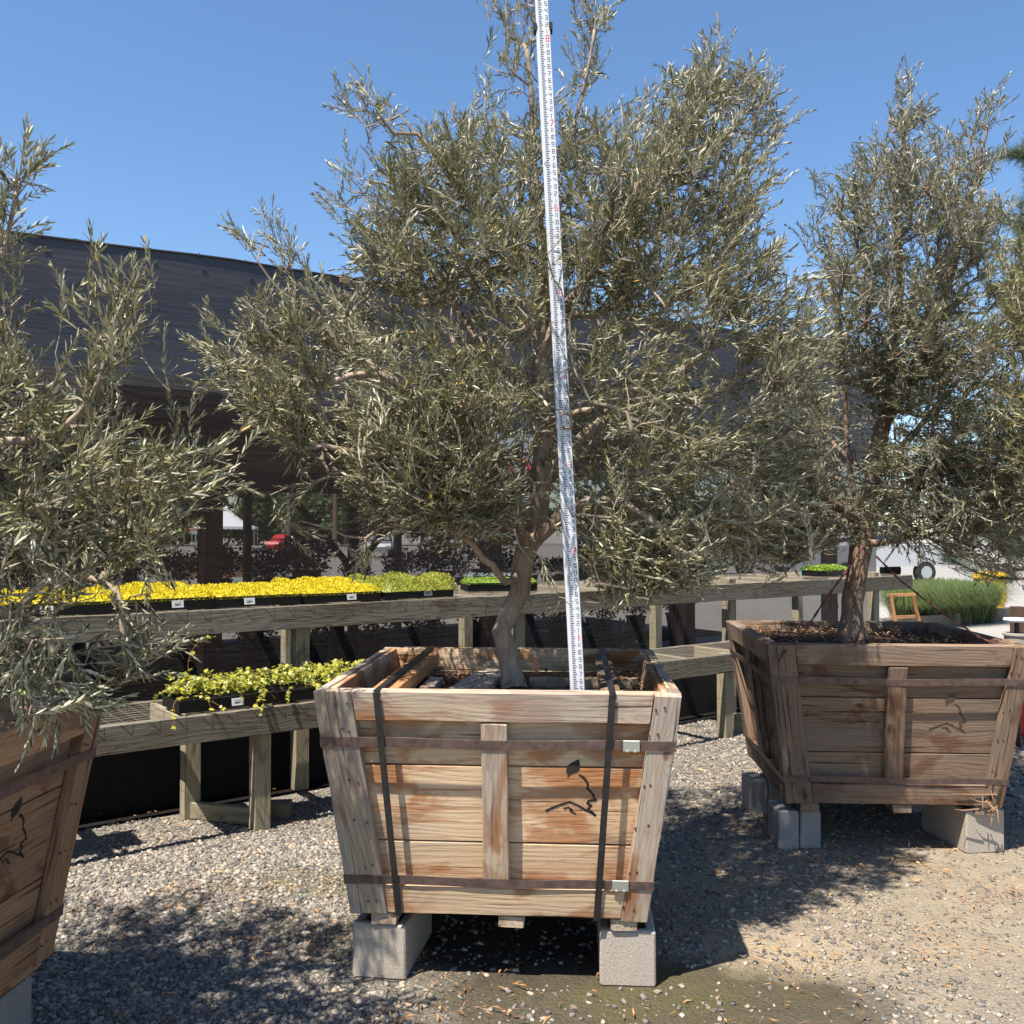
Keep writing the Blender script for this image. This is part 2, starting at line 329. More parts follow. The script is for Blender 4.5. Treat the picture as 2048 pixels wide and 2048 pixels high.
# ------------------------------------------------------------------ ground
def ground():
    xs = np.concatenate([np.linspace(-400, -12, 12), np.linspace(-8, 12, 120), np.linspace(16, 400, 12)])
    ys = np.concatenate([np.linspace(-60, -4, 6), np.linspace(0, 16, 120), np.linspace(20, 600, 16)])
    X, Y = np.meshgrid(xs, ys); Z = np.zeros_like(X)
    v = np.stack([X, Y, Z], -1).reshape(-1, 3); nx = len(xs)
    i = np.arange(len(ys) - 1)[:, None] * nx + np.arange(nx - 1)[None]
    q = np.stack([i, i + 1, i + nx + 1, i + nx], -1).reshape(-1, 4)
    m, nt, b = mat('gravel_ground'); L = nt.links.new
    tc = N(nt, 'ShaderNodeTexCoord'); P = tc.outputs['Object']
    def noi(s, d=5, r=.6, dist=0):
        n = N(nt, 'ShaderNodeTexNoise'); n.inputs['Scale'].default_value = s; n.inputs['Detail'].default_value = d; n.inputs['Roughness'].default_value = r; n.inputs['Distortion'].default_value = dist
        L(P, n.inputs['Vector']); return n.outputs[0]
    vo = N(nt, 'ShaderNodeTexVoronoi'); vo.inputs['Scale'].default_value = 75; L(P, vo.inputs['Vector'])
    vo2 = N(nt, 'ShaderNodeTexVoronoi'); vo2.inputs['Scale'].default_value = 190; L(P, vo2.inputs['Vector'])
    sepc = N(nt, 'ShaderNodeSeparateColor'); L(vo.outputs['Color'], sepc.inputs[0])
    stone = ramp(nt, sepc.outputs[0], [(0, (.12, .108, .09)), (.5, (.21, .19, .16)), (1, (.31, .285, .24))])
    stone = mix(nt, ramp(nt, vo.outputs['Distance'], [(.3, (0, 0, 0)), (.65, (1, 1, 1))]), stone, (.17, .15, .12))
    dirt = ramp(nt, noi(9, 8, .75), [(.3, (.185, .15, .105)), (.7, (.33, .272, .20))])
    sepp = N(nt, 'ShaderNodeSeparateXYZ'); L(P, sepp.inputs[0]); px_, py_ = sepp.outputs[0], sepp.outputs[1]
    def blob(cx, cy, sx, sy, edge=.35, nz=.5, ns=2.2):
        ax = math_(nt, 'DIVIDE', math_(nt, 'SUBTRACT', px_, cx), sx); ay = math_(nt, 'DIVIDE', math_(nt, 'SUBTRACT', py_, cy), sy)
        d = math_(nt, 'SQRT', math_(nt, 'ADD', math_(nt, 'MULTIPLY', ax, ax), math_(nt, 'MULTIPLY', ay, ay)))
        d = math_(nt, 'ADD', d, math_(nt, 'MULTIPLY', math_(nt, 'SUBTRACT', noi(ns, 6, .65), .5), nz * 2))
        return ramp(nt, math_(nt, 'MULTIPLY', d, .5), [((1 - edge) / 2, (1, 1, 1)), (.5, (0, 0, 0))])
    col = mix(nt, blob(2.1, 4.1, 1.9, 1.5, .5, .8), stone, dirt)
    col = mix(nt, math_(nt, 'MULTIPLY', blob(.95, 3.55, .45, .3, .6, .6), .8), col, (.34, .27, .18))
    col = mix(nt, math_(nt, 'MULTIPLY', ramp(nt, noi(1.3, 5), [(.5, (0, 0, 0)), (.7, (1, 1, 1))]), .6), col, (.26, .235, .17))
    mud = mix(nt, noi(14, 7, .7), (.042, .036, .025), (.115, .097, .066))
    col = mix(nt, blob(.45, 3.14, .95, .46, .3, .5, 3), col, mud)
    moss = math_(nt, 'MULTIPLY', blob(.5, 3.3, .55, .3, .7, 1.2, 5), .35)
    col = mix(nt, moss, col, (.10, .092, .026))
    col = mix(nt, blob(0, 3.85, .66, .62, .4, .3, 4), col, (.045, .038, .028))  # shade under the middle box, painted into the ground colour as dark mud
    col = mix(nt, math_(nt, 'MULTIPLY', blob(-.9, 4.3, .6, .22, .6, .9, 5), .7), col, (.12, .11, .06))
    far = ramp(nt, py_, [(.0, (0, 0, 0)), (1, (1, 1, 1))])
    fm = math_(nt, 'MULTIPLY', math_(nt, 'SUBTRACT', py_, 9.0), .25); fm = math_(nt, 'MINIMUM', math_(nt, 'MAXIMUM', fm, 0.0), 1.0)
    col = mix(nt, fm, col, mix(nt, noi(.4, 6), (.27, .255, .23), (.38, .36, .33)))
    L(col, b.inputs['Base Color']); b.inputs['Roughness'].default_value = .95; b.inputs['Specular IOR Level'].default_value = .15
    hgt = math_(nt, 'ADD', math_(nt, 'MULTIPLY', vo.outputs['Distance'], -1.0), math_(nt, 'MULTIPLY', noi(60, 8, .8), .6))
    hgt = math_(nt, 'ADD', hgt, math_(nt, 'MULTIPLY', vo2.outputs['Distance'], -.35))
    bump(nt, b, hgt, .8, .012)
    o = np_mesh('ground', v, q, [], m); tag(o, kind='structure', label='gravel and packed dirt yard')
ground()

def inpoly(pts, poly):
    x, y = pts[:, 0], pts[:, 1]; n = len(poly); r = np.zeros(len(pts), bool); j = n - 1
    for i in range(n):
        xi, yi = poly[i]; xj, yj = poly[j]
        c = ((yi > y) != (yj > y)) & (x < (xj - xi) * (y - yi) / (yj - yi + 1e-12) + xi); r ^= c; j = i
    return r
def vnoise(p, s, o=0.0):
    return np.array([noise.noise(Vector((a[0] * s + o, a[1] * s, (a[2] if len(a) > 2 else 0) * s))) for a in p])
# crushed stone lying on the ground
def stones():
    base = np.array([(x, y, z) for x in (-1, 1) for y in (-1, 1) for z in (-1, 1)], float)
    fc = np.array([(0, 1, 3, 2), (4, 6, 7, 5), (0, 4, 5, 1), (2, 3, 7, 6), (0, 2, 6, 4), (1, 5, 7, 3)])
    def scatter(n, x0, x1, y0, y1, smin, smax, keep):
        p = np.stack([rng.uniform(x0, x1, n), rng.uniform(y0, y1, n)], -1); k = keep(p) > rng.random(n); p = p[k]
        s = smin + (smax - smin) * rng.random(len(p)) ** 2.2
        return p, s
    def gravel_mask(p):
        d = np.sqrt(((p[:, 0] - 2.1) / 1.85) ** 2 + ((p[:, 1] - 4.1) / 1.45) ** 2)
        m = np.clip((d - .75) / .35, .10, 1)
        d2 = np.sqrt(((p[:, 0] - .42) / .85) ** 2 + ((p[:, 1] - 3.12) / .42) ** 2)
        m *= np.clip((d2 - .8) / .4, .05, 1)
        d3 = np.sqrt(((p[:, 0] + .9) / .6) ** 2 + ((p[:, 1] - 4.3) / .22) ** 2)
        wq = (p[:, 0] + 1.98) * -.6 + (p[:, 1] - 4.51) * .8
        d4 = np.maximum(np.abs(p[:, 0]) / .62, np.abs(p[:, 1] - 3.85) / .55); m *= np.clip((d4 - .9) * 5, .05, 1)  # stones thinned under the middle box so the painted shade stays dark
        return m * np.clip((d3 - .5) / .6, .35, 1) * (wq < .55 + .1 * np.sin(p[:, 0] * 5))
    A = [scatter(95000, -2.1, 1.6, 2.9, 5.0, .0025, .0100, gravel_mask), scatter(42000, -2.8, 2.6, 5.0, 8.2, .0035, .0095, gravel_mask),
         scatter(9000, 1.2, 3.4, 2.9, 5.4, .0015, .007, lambda p: np.full(len(p), .9)), scatter(9000, 1.0, 5.2, 5.2, 9.0, .006, .014, gravel_mask)]
    p = np.concatenate([a[0] for a in A]); s = np.concatenate([a[1] for a in A]); n = len(p)
    v = base[None] * (1 + rng.uniform(-.38, .38, (n, 8, 3)))
    v *= (s[:, None] * rng.uniform(.6, 1.25, (n, 3)))[:, None, :] * np.array([1, 1, .62])
    a = rng.uniform(0, 6.28, n); tx = rng.normal(0, .35, n)
    ca, sa, ct, st = np.cos(a), np.sin(a), np.cos(tx), np.sin(tx)
    y = v[..., 1] * ct[:, None] - v[..., 2] * st[:, None]; z = v[..., 1] * st[:, None] + v[..., 2] * ct[:, None]; x = v[..., 0]
    X = x * ca[:, None] - y * sa[:, None]; Y = x * sa[:, None] + y * ca[:, None]
    V = np.stack([X + p[:, None, 0], Y + p[:, None, 1], z + s[:, None] * .30], -1)
    Q = fc[None] + (np.arange(n) * 8)[:, None, None]
    m, nt, b = mat('crushed_stone'); ti = attr(nt, 'tint')
    c = ramp(nt, ti.outputs['Fac'], [(0, (.085, .08, .075)), (.35, (.17, .152, .132)), (.75, (.265, .235, .195)), (.93, (.36, .33, .275)), (1, (.40, .28, .18))])
    nt.links.new(c, b.inputs['Base Color']); b.inputs['Roughness'].default_value = .85; b.inputs['Specular IOR Level'].default_value = .3
    o = np_mesh('gravel', V, Q, [], m, attr=np.repeat(rng.random(n), 8)); tag(o, kind='stuff', label='loose grey crushed stone over the yard', cat='gravel')
stones()
def slivers(name, pts, ln, wd, matr, zj=.004, tilt=.15, curl=.2):
    """thin curled dry leaves: 2 segments each"""
    n = len(pts); a = rng.uniform(0, 6.28, n); e = rng.normal(0, tilt, n)
    d = np.stack([np.cos(a) * np.cos(e), np.sin(a) * np.cos(e), np.abs(np.sin(e))], -1)
    side = np.stack([-np.sin(a), np.cos(a), rng.normal(0, .3, n)], -1); L = ln[:, None]; W = wd[:, None]
    c = pts.copy(); c[:, 2] += rng.uniform(.002, zj, n)
    mid = c + d * L * .5 + np.array([0, 0, 1]) * L * curl * rng.random((n, 1)) + side * L * rng.normal(0, .12, (n, 1)); tip = c + d * L
    V = np.stack([c, mid - side * W, mid + side * W, tip], 1); k = np.arange(n)[:, None] * 4
    Q = (k + np.array([[0, 1, 3, 2]]))
    return np_mesh(name, V, Q, [], matr, attr=np.repeat(rng.random(n), 4))
def litter():
    P = []
    for n, x0, x1, y0, y1 in ((1100, -1.9, -.3, 3.0, 4.4), (2600, .5, 3.2, 3.5, 5.6), (420, -.4, 1.6, 3.0, 3.6), (1400, .4, 2.4, 4.0, 6.5), (800, -2.3, 0, 4.4, 6)):
        p = np.stack([rng.uniform(x0, x1, n), rng.uniform(y0, y1, n), np.full(n, .008)], -1); nn = vnoise(p, 2.3, 9); P.append(p[nn > rng.uniform(-.35, .25, n)])
    p = np.concatenate(P); n = len(p)
    o = slivers('leaf_litter', p, rng.uniform(.012, .055, n), rng.uniform(.001, .0045, n), M['litter'], .01)
    tag(o, kind='stuff', label='dry fallen leaves and bark shreds on the ground', cat='leaf litter')
litter()

# ------------------------------------------------------------------ tree boxes
def make_crate(name, cx, cy, yaw, label, wmat, pmat, zb=.238, zt=1.035, tw=.63, bw=.52, logo=(0,), vstraps=False, soilz=.915, ink='stencil', group='wooden tree boxes', rust='strap'):
    root = empty(name, (cx, cy, 0), yaw, label, 'tree box', group)
    hh = zt - zb; slope = math.atan2(tw - bw, hh); cs, sn_ = math.cos(slope), math.sin(slope)
    dirs = [((1, 0), (0, -1)), ((0, 1), (1, 0)), ((-1, 0), (0, 1)), ((0, -1), (-1, 0))]   # (u direction, outward)
    def Fp(k, u, v, n):
        (ux, uy), (ox, oy) = dirs[k]; D = bw + (tw - bw) * v + n * cs
        return Vector((ux * u + ox * D, uy * u + oy * D, zb + hh * v - n * sn_))
    hw = lambda v: bw + (tw - bw) * v
    T = .040
    def piece(part, k, v0, v1, uL, uR, n0, n1, vert=False, **kw):
        W = (v1 - v0) * hh; Lh = uR(v1) - uL(v1)
        if vert: fn = lambda s, a, b: Fp(k, uL(v0 + (v1 - v0) * s) + (uR(v0 + (v1 - v0) * s) - uL(v0 + (v1 - v0) * s)) * (a + 1) / 2, v0 + (v1 - v0) * s, n0 + (n1 - n0) * (b + 1) / 2); plank(part, fn, W, Lh, n1 - n0, seg=7, **kw)
        else:
            fn = lambda s, a, b: Fp(k, uL(v0 + (v1 - v0) * (a + 1) / 2) * (1 - s) + uR(v0 + (v1 - v0) * (a + 1) / 2) * s, v0 + (v1 - v0) * (a + 1) / 2, n0 + (n1 - n0) * (b + 1) / 2); plank(part, fn, Lh, W, n1 - n0, seg=7, **kw)
    def nails(mb, k, f, sg):
        mb.mi = 1
        for v in (.06, .22, .42, .60, .83, .94):
            for q in (.055, .085):
                e = q + (.02 if sg > 0 else 0) + rnd.uniform(-.008, .008); vv = v + rnd.uniform(-.012, .012)
                u = (-hw(vv) if sg > 0 else hw(vv)) + sg * e; rr = .0042; vs = []
                for n_ in (0, .0032):
                    for a in range(6): vs.append(Fp(k, u + rr * math.cos(a * 1.047), vv + rr / hh * math.sin(a * 1.047), n_))
                mb.add(vs, [(6, 7, 8, 9, 10, 11)] + [(a, (a + 1) % 6, 6 + (a + 1) % 6, 6 + a) for a in range(6)])
        mb.mi = 0
    names = ['front', 'side', 'back', 'side']
    for k in range(4):
        seams = [(.0, .14), (.147, .31), (.316, .657), (.663, .865), (.870, .992)]
        for (a, b_) in seams:
            mb = MB(); piece(mb, k, a, b_, lambda v: -hw(v) + .045, lambda v: hw(v) - .045, -T - .024, -T - .001, jit=.0004, tint=rnd.random()); mb.build('side_board', wmat, root)
        mb = MB(); piece(mb, k, .004, .127, lambda v: -hw(v) + .132, lambda v: hw(v) - .093, -T, -.001); mb.build('bottom_board', wmat, root)
        mb = MB(); piece(mb, k, .872, 1.0, lambda v: -hw(v) + .132, lambda v: hw(v) - .093, -T, 0, tint=.95); mb.build('rim_board', pmat, root)
        mb = MB(); piece(mb, k, 0, .999, lambda v: -hw(v) + .040, lambda v: -hw(v) + .130, -T, .001, True, jit=.002); nails(mb, k, hw, 1); mb.build('corner_post', [pmat, M['nail']], root)
        mb = MB(); piece(mb, k, -.008, .996, lambda v: hw(v) - .091, lambda v: hw(v), -T, .001, True, jit=.002); nails(mb, k, hw, -1); mb.build('corner_post', [pmat, M['nail']], root)
        mb = MB(); piece(mb, k, .137, .864, lambda v: -.05, lambda v: .04, -T, .0015, True, jit=.0015); mb.build('batten', pmat, root)
    # steel straps round the box
    for vc, hgt in ((.776, .034), (.157, .032)):
        mb = MB()
        for k in range(4):
            h_ = hgt / hh / 2
            fn = lambda s, a, b, k=k: Fp(k, (-1 + 2 * s) * (hw(vc) + .004), vc + a * h_ + .004 * math.sin(s * 9 + k), .003 + .0012 * b)
            plank(mb, fn, 1.2, hgt, .003, seg=12, ch=.0005, jit=.0006)
        mb.build('steel_strap', M[rust], root)
    if vstraps:
        for u0, u1, uc in ((-.408, -.348, 0), (.396, .344, 0)):
            mb = MB(); wv = .0115
            for k, sg in ((0, 1), (2, -1)):
                fn = lambda s, a, b, k=k, sg=sg: Fp(k, sg * (u1 + (u0 - u1) * s) + a * wv, 0 + s * 1.001, .0075 + .001 * b + .012 * math.sin(min(1, max(0, (s))) * 3.1) * .2)
                plank(mb, fn, .8, .023, .002, seg=14, ch=.0004, jit=.0005)
            y = tw + .006
            plank(mb, lambda s, a, b: Vector((u0 + a * wv, -y + 2 * y * s, zt + .0045 + .001 * b)), 1.2, .023, .002, seg=14, ch=.0004, jit=.0004)
            mb.build('tie_strap', M['strap_black'], root)
        for u, v in ((.46, .780), (.425, .160)):
            mb = MB(); plank(mb, lambda s, a, b: Fp(0, u + (s - .5) * .056, v + a * .024, .0075 + .002 * b), .056, .04, .004, seg=1, ch=.001, jit=0)
            for q in (-.014, 0.012):
                plank(mb, lambda s, a, b: Fp(0, u + q + (s - .5) * .008, v - .022 + a * .004, .0105 + .001 * b), .008, .006, .002, seg=1, ch=.0005, jit=0)
            mb.build('strap_clip', M['clip'], root)
    # stencilled mark: a leaf over a zigzag ridge
    sc = 1 / 1340.
    def toF(k, x, y): return ((x - 945) * sc, 1 - (y - 300) / 1015.)
    for k in logo:
        mb = MB()
        def poly(pp):
            vs = []
            for n_ in (-T - .0006, -T + .0002):
                for x, y in pp: u, v = toF(k, x, y); vs.append(Fp(k, u, v, n_))
            n = len(pp); mb.add(vs, [tuple(range(n - 1, -1, -1)), tuple(range(n, 2 * n))] + [(i, (i + 1) % n, n + (i + 1) % n, n + i) for i in range(n)])
        def stroke(pp, wd):
            for i in range(len(pp) - 1):
                a = Vector((*pp[i], 0)); b_ = Vector((*pp[i + 1], 0)); d = (b_ - a).normalized(); s = Vector((-d.y, d.x, 0)); a = a - d * wd * .3; b_ = b_ + d * wd * .3
                w0, w1 = wd * rnd.uniform(.35, .6), wd * rnd.uniform(.35, .6)
                poly([(a + s * w0)[:2], (a - s * w0)[:2], (b_ - s * w1)[:2], (b_ + s * w1)[:2]])
        poly([(1325, 608), (1330, 630), (1326, 655), (1312, 668), (1296, 673), (1282, 680), (1272, 692), (1270, 684), (1276, 674), (1266, 672), (1266, 652), (1272, 638), (1290, 624)])
        stroke([(1328, 680), (1345, 690), (1358, 705), (1366, 722), (1362, 737), (1376, 752), (1390, 768), (1394, 782), (1402, 792), (1385, 793), (1368, 797), (1363, 806), (1380, 818), (1366, 832), (1384, 848), (1400, 862)], 10)
        stroke([(1172, 844), (1200, 832), (1240, 815), (1282, 802), (1320, 818), (1355, 838), (1380, 848), (1398, 860)], 10)
        stroke([(1255, 833), (1275, 828), (1292, 838), (1284, 843), (1308, 856)], 8)
        mb.build('stencil_mark', M[ink], root)
    # runners
    for u in (-.405, .045, .44) if zb > .22 else (-.4, 0, .4):
        mb = MB(); beam(mb, (u, -bw + .01, zb - .0215), (u, bw - .01, zb - .0215), .092, .042, jit=.002, tint=.9); mb.build('runner', pmat, root)
    mb = MB()
    box(mb, -bw + .04, bw - .04, -bw + .04, bw - .04, zb + .006, zb + .03); mb.build('floor_board', wmat, root)
    # soil
    mbs = MB(); n = 34; vs, fs = [], []
    hs = hw((soilz - zb) / hh) - T - .026
    for i in range(n):
        for j in range(n):
            x = (-1 + 2 * i / (n - 1)) * hs; y = (-1 + 2 * j / (n - 1)) * hs
            z = soilz + .018 * noise.noise(Vector((x * 6, y * 6, cx))) + .012 * noise.noise(Vector((x * 21, y * 21, 3 + cx))) + .05 * math.exp(-((x - .0) ** 2 + (y + .0) ** 2) / .016)
            vs.append((x, y, z))
    for i in range(n - 1):
        for j in range(n - 1): fs.append((i * n + j, (i + 1) * n + j, (i + 1) * n + j + 1, i * n + j + 1))
    mbs.add(vs, fs); mbs.build('soil', M['soil'], root, True)
    k = 1700
    p = np.stack([rng.uniform(-hs, hs, k), rng.uniform(-hs, hs, k), np.full(k, soilz + .006)], -1)
    p[:, 2] += .04 * np.exp(-(p[:, 0] ** 2 + p[:, 1] ** 2) / .018)
    o = slivers('mulch', p, rng.uniform(.01, .05, k), rng.uniform(.0015, .005, k), M['chip'], .018, .35); o.parent = root; o['kind'] = 'stuff'
    return root
def to_local(cx, cy, yaw, p):
    p = Vector(p) - Vector((cx, cy, 0)); c, s = math.cos(-yaw), math.sin(-yaw); return Vector((p.x * c - p.y * s, p.x * s + p.y * c, p.z))
CY = -R(3.8)
CC = (-.015, 3.855)
make_crate('tree_box', CC[0], CC[1], CY, 'pale weathered tree box in the middle, bound with two black vertical straps', M['crate'], M['crate_grey'], vstraps=True, logo=(0,))
RC = (1.913, 5.21)
make_crate('tree_box', RC[0], RC[1], -R(3.6), 'darker brown tree box at the right, full of bark mulch, with a splintered bottom corner', M['crate_dark'], M['crate_dark'], logo=(0,), ink='stencil_faded', soilz=.985)
LC = (-2.03, 2.585)
lr = make_crate('tree_box', LC[0], LC[1], -R(4.5), 'brown tree box cut off by the left edge, its slanting right side in shade', M['crate_left'], M['crate_left'], logo=(1,), soilz=.93)
# splintered corner of the brown box
mb = MB()
for i in range(9):
    b0 = Vector((.44 + rnd.uniform(-.05, .05), -.55 + rnd.uniform(-.01, .02), .24 + rnd.uniform(-.01, .09))); d = Vector((rnd.uniform(-.3, .3), rnd.uniform(-.25, -.02), -1 if i % 3 else rnd.uniform(-.3, .3))).normalized() * rnd.uniform(.04, .10)
    if i % 4 == 0: d = Vector((-rnd.uniform(.1, .24), -.01, rnd.uniform(-.01, .02)))
    tube(mb, [b0, b0 + d * .6, b0 + d + Vector((rnd.uniform(-.01, .01),) * 3)], [.0035, .003, .0006], 4)
o = mb.build('splintered_corner', M['crate_left'], [c for c in C.objects if c.name.startswith('tree_box')][1])

def rotpt(c, yaw, x, y, z): cs, s = math.cos(yaw), math.sin(yaw); return Vector((c[0] + x * cs - y * s, c[1] + x * s + y * cs, z))
# loose boards lying in the middle box
def loose(u0, v0, u1, v1, wd, th, z, label, m_, dz=0):
    a = rotpt(CC, CY, u0, v0, z); b = rotpt(CC, CY, u1, v1, z + dz); mb = MB(); mid = (a + b) / 2
    beam(mb, a - mid, b - mid, wd, th, jit=.002); o = mb.build('loose_board', m_); o.location = mid
    tag(o, label, 'board', 'loose boards lying in the middle tree box')
loose(-.405, -.50, -.405, .53, .092, .058, .997, 'thick brown timber along the left side of the middle box, under the tie strap', M['orange_wood'])
loose(-.315, -.53, -.315, .15, .055, .028, .955, 'narrow grey board lying right beside the thick brown timber', M['crate_grey'])
loose(-.19, -.54, -.075, .35, .135, .03, .965, 'wide grey board pointing at the olive trunk from its left', M['crate_grey'])
loose(.395, -.54, .395, .56, .07, .04, .998, 'dark board along the right side of the middle box, under the right tie strap', M['crate_dark'])
loose(.09, -.16, .54, -.16, .07, .04, .948, 'grey crossboard right of the olive trunk, nearest the white rod', M['crate_grey'])
loose(.08, .12, .53, .13, .05, .04, .955, 'pale crossboard behind the white rod, farther from the front of the box', M['crate'])

# ------------------------------------------------------------------ concrete blocks
def block(x, y, rz, label, W=.194, L_=.40, Hh=.192, m_='block', tilt=0):
    mb = MB(); sh = .032
    box(mb, -W / 2, W / 2, 0, sh, 0, Hh, ch=.006, jit=.0008, seg=4)
    box(mb, -W / 2, W / 2, L_ - sh, L_, 0, Hh, ch=.006, jit=.0008, seg=4)
    if W < .15: mb = MB(); box(mb, -W / 2, W / 2, 0, L_, 0, Hh, ch=.006, jit=.0008, seg=4)
    for s in ((-1, 1) if W > .15 else ()): box(mb, s * (W / 2) - (sh if s > 0 else 0), s * (W / 2) + (0 if s > 0 else sh), sh - .004, L_ - sh + .004, .0003, Hh - .0012, ch=.004)
    if W > .15: box(mb, -W / 2 + sh - .002, W / 2 - sh + .002, L_ / 2 - sh / 2, L_ / 2 + sh / 2, .001, Hh - .002, ch=.002)
    o = mb.build('concrete_block', M[m_]); o.location = (x, y, 0); o.rotation_euler = (0, 0, rz); tag(o, label, 'concrete block', 'concrete blocks under the tree boxes')
p = rotpt(CC, CY, -.425, -.50, 0); block(p.x, p.y, CY - R(5), 'tan concrete block under the front left corner of the middle tree box')
p = rotpt(CC, CY, .452, -.50, 0); block(p.x, p.y, CY, 'tan concrete block under the front right corner of the middle tree box')
p = rotpt(CC, CY, -.42, .12, 0); block(p.x, p.y, CY, 'concrete block in the dark under the back left of the middle tree box')
p = rotpt(CC, CY, .45, .12, 0); block(p.x, p.y, CY, 'concrete block in the dark under the back right of the middle tree box')
block(1.38, 4.75, 0, 'left block of the thin pair under the front left corner of the brown box', .102, .20, .192, 'block_grey')
block(1.49, 4.755, 0, 'right block of the thin pair under the front left corner of the brown box', .102, .20, .192, 'block_grey')
block(2.335, 4.70, R(8), 'pale grey block under the splintered right corner of the brown box', .205, .39, .21)
block(1.38, 5.32, 0, 'thin grey block at the back left under the brown box, left one of two', .102, .20, .192, 'block_grey')
block(1.485, 5.31, 0, 'thin grey block at the back left under the brown box, right one of two', .102, .20, .192, 'block_grey')
block(2.30, 5.35, 0, 'grey block in shade at the back right under the brown box', .194, .39, .192, 'block_grey')
block(-1.64, 2.62, -R(4.5) , 'grey concrete block under the left tree box, at the bottom left of the photo', .2, .40, .192, 'block_grey')
block(-1.62, 2.0, -R(4.5), 'concrete block under the near end of the left tree box', .2, .40, .192, 'block_grey')

# ------------------------------------------------------------------ measuring rod
def rod():
    b0 = px(1158.5, 1442, 3.352); b0.z = .905; up = (px(1083, 0, 3.352) - px(1158.5, 1442, 3.352)).normalized()
    root = empty('measuring_rod', b0, 0, 'tall white measuring rod with red foot numbers standing in the middle tree box', 'measuring rod')
    X = Vector((1, 0, 0)); X = (X - up * X.dot(up)).normalized(); Y = up.cross(X)
    FT = .3048; IN = .0254
    def P(s, x, y): return up * s + X * x + Y * y
    W = .050
    for s0, s1, ww, dd in ((0, 8.12 * FT, W, .032), (8.12 * FT, 9.6 * FT, W - .004, .026)):
        mb = MB(); plank(mb, lambda s, a, b: P(s0 + (s1 - s0) * s, a * ww / 2, b * dd / 2), s1 - s0, ww, dd, seg=2, ch=.002, jit=0); mb.build('rod_section', M['rod'], root)
    mb = MB()
    plank(mb, lambda s, a, b: P(8.1 * FT + .028 * s, -W / 2 - .003 + a * .006, b * .019), .028, .012, .04, seg=1, ch=.001, jit=0)
    mb.build('clamp', M['black'], root); mb = MB()
    plank(mb, lambda s, a, b: P(8.1 * FT + .028 * s, W / 2 + .003 + a * .006, b * .019), .028, .012, .04, seg=1, ch=.001, jit=0)
    mb.build('clamp', M['black'], root)
    yf = -.0163
    def rect(mb, s, x, hs, hx, yy=yf):
        vs = [P(s - hs, x - hx, yy), P(s - hs, x + hx, yy), P(s + hs, x + hx, yy), P(s + hs, x - hx, yy)]; vs += [v - Y * -.0006 for v in vs]
        mb.add(vs, [(0, 1, 2, 3), (0, 4, 5, 1), (3, 2, 6, 7), (0, 3, 7, 4), (1, 5, 6, 2)])
    ticks = MB(); nums = MB(); reds = MB()
    SEG = {'0': 'abcdef', '1': 'l', '2': 'abged', '3': 'abgcd', '4': 'fgbc', '5': 'afgcd', '6': 'afgecd', '7': 'abc', '8': 'abcdefg', '9': 'abcdfg'}
    def digit(mb, ch_, s, x, h, w_, t, yy):
        seg = SEG[ch_]; h2, w2 = h / 2, w_ / 2
        if ch_ == '7':
            rect(mb, s + h2 - t / 2, x, t / 2, w2, yy)
            for q in range(5): rect(mb, s + h2 - t - (h - t) * (q + .5) / 5, x + w2 * (.8 - .3 * q), h / 10 + .0004, t / 2, yy)
            return
        for g in seg:
            if g == 'a': rect(mb, s + h2 - t / 2, x, t / 2, w2 - t * .3, yy)
            if g == 'd': rect(mb, s - h2 + t / 2, x, t / 2, w2 - t * .3, yy)
            if g == 'g': rect(mb, s, x, t / 2, w2 - t * .3, yy)
            if g == 'b': rect(mb, s + h2 / 2, x + w2 - t / 2, h2 / 2 - t * .2, t / 2, yy)
            if g == 'c': rect(mb, s - h2 / 2, x + w2 - t / 2, h2 / 2 - t * .2, t / 2, yy)
            if g == 'f': rect(mb, s + h2 / 2, x - w2 + t / 2, h2 / 2 - t * .2, t / 2, yy)
            if g == 'e': rect(mb, s - h2 / 2, x - w2 + t / 2, h2 / 2 - t * .2, t / 2, yy)
            if g == 'l': rect(mb, s, x, h2, t / 2, yy)
    for i in range(4, 9 * 48 + 24):
        s = i * IN / 4; yy = yf if s < 8.12 * FT else yf + .003
        long = i % 4 == 0
        rect(ticks, s, -.0085 + (.0022 if long else 0), .0014, .0052 + (.0022 if long else 0), yy)
        if long:
            inch = i // 4; n = inch % 12; yy2 = yy
            if n == 0: digit(reds, str(inch // 12), s, .0135, .024, .0125, .0028 if inch != 12 else .004, yy2)
            elif n < 10: digit(nums, str(n), s, .0135, .0165, .0095, .0019, yy2)
            elif n == 10: digit(nums, '1', s, .0095, .0165, .01, .0019, yy2); digit(nums, '0', s, .0155, .0165, .007, .0019, yy2)
            else: digit(nums, '1', s, .0105, .0165, .01, .0019, yy2); digit(nums, '1', s, .016, .0165, .01, .0019, yy2)
    ticks.build('tick_marks', M['mark_black'], root); nums.build('inch_numbers', M['mark_black'], root); reds.build('foot_numbers', M['mark_red'], root)
    return b0, up
RODB, RODU = rod()

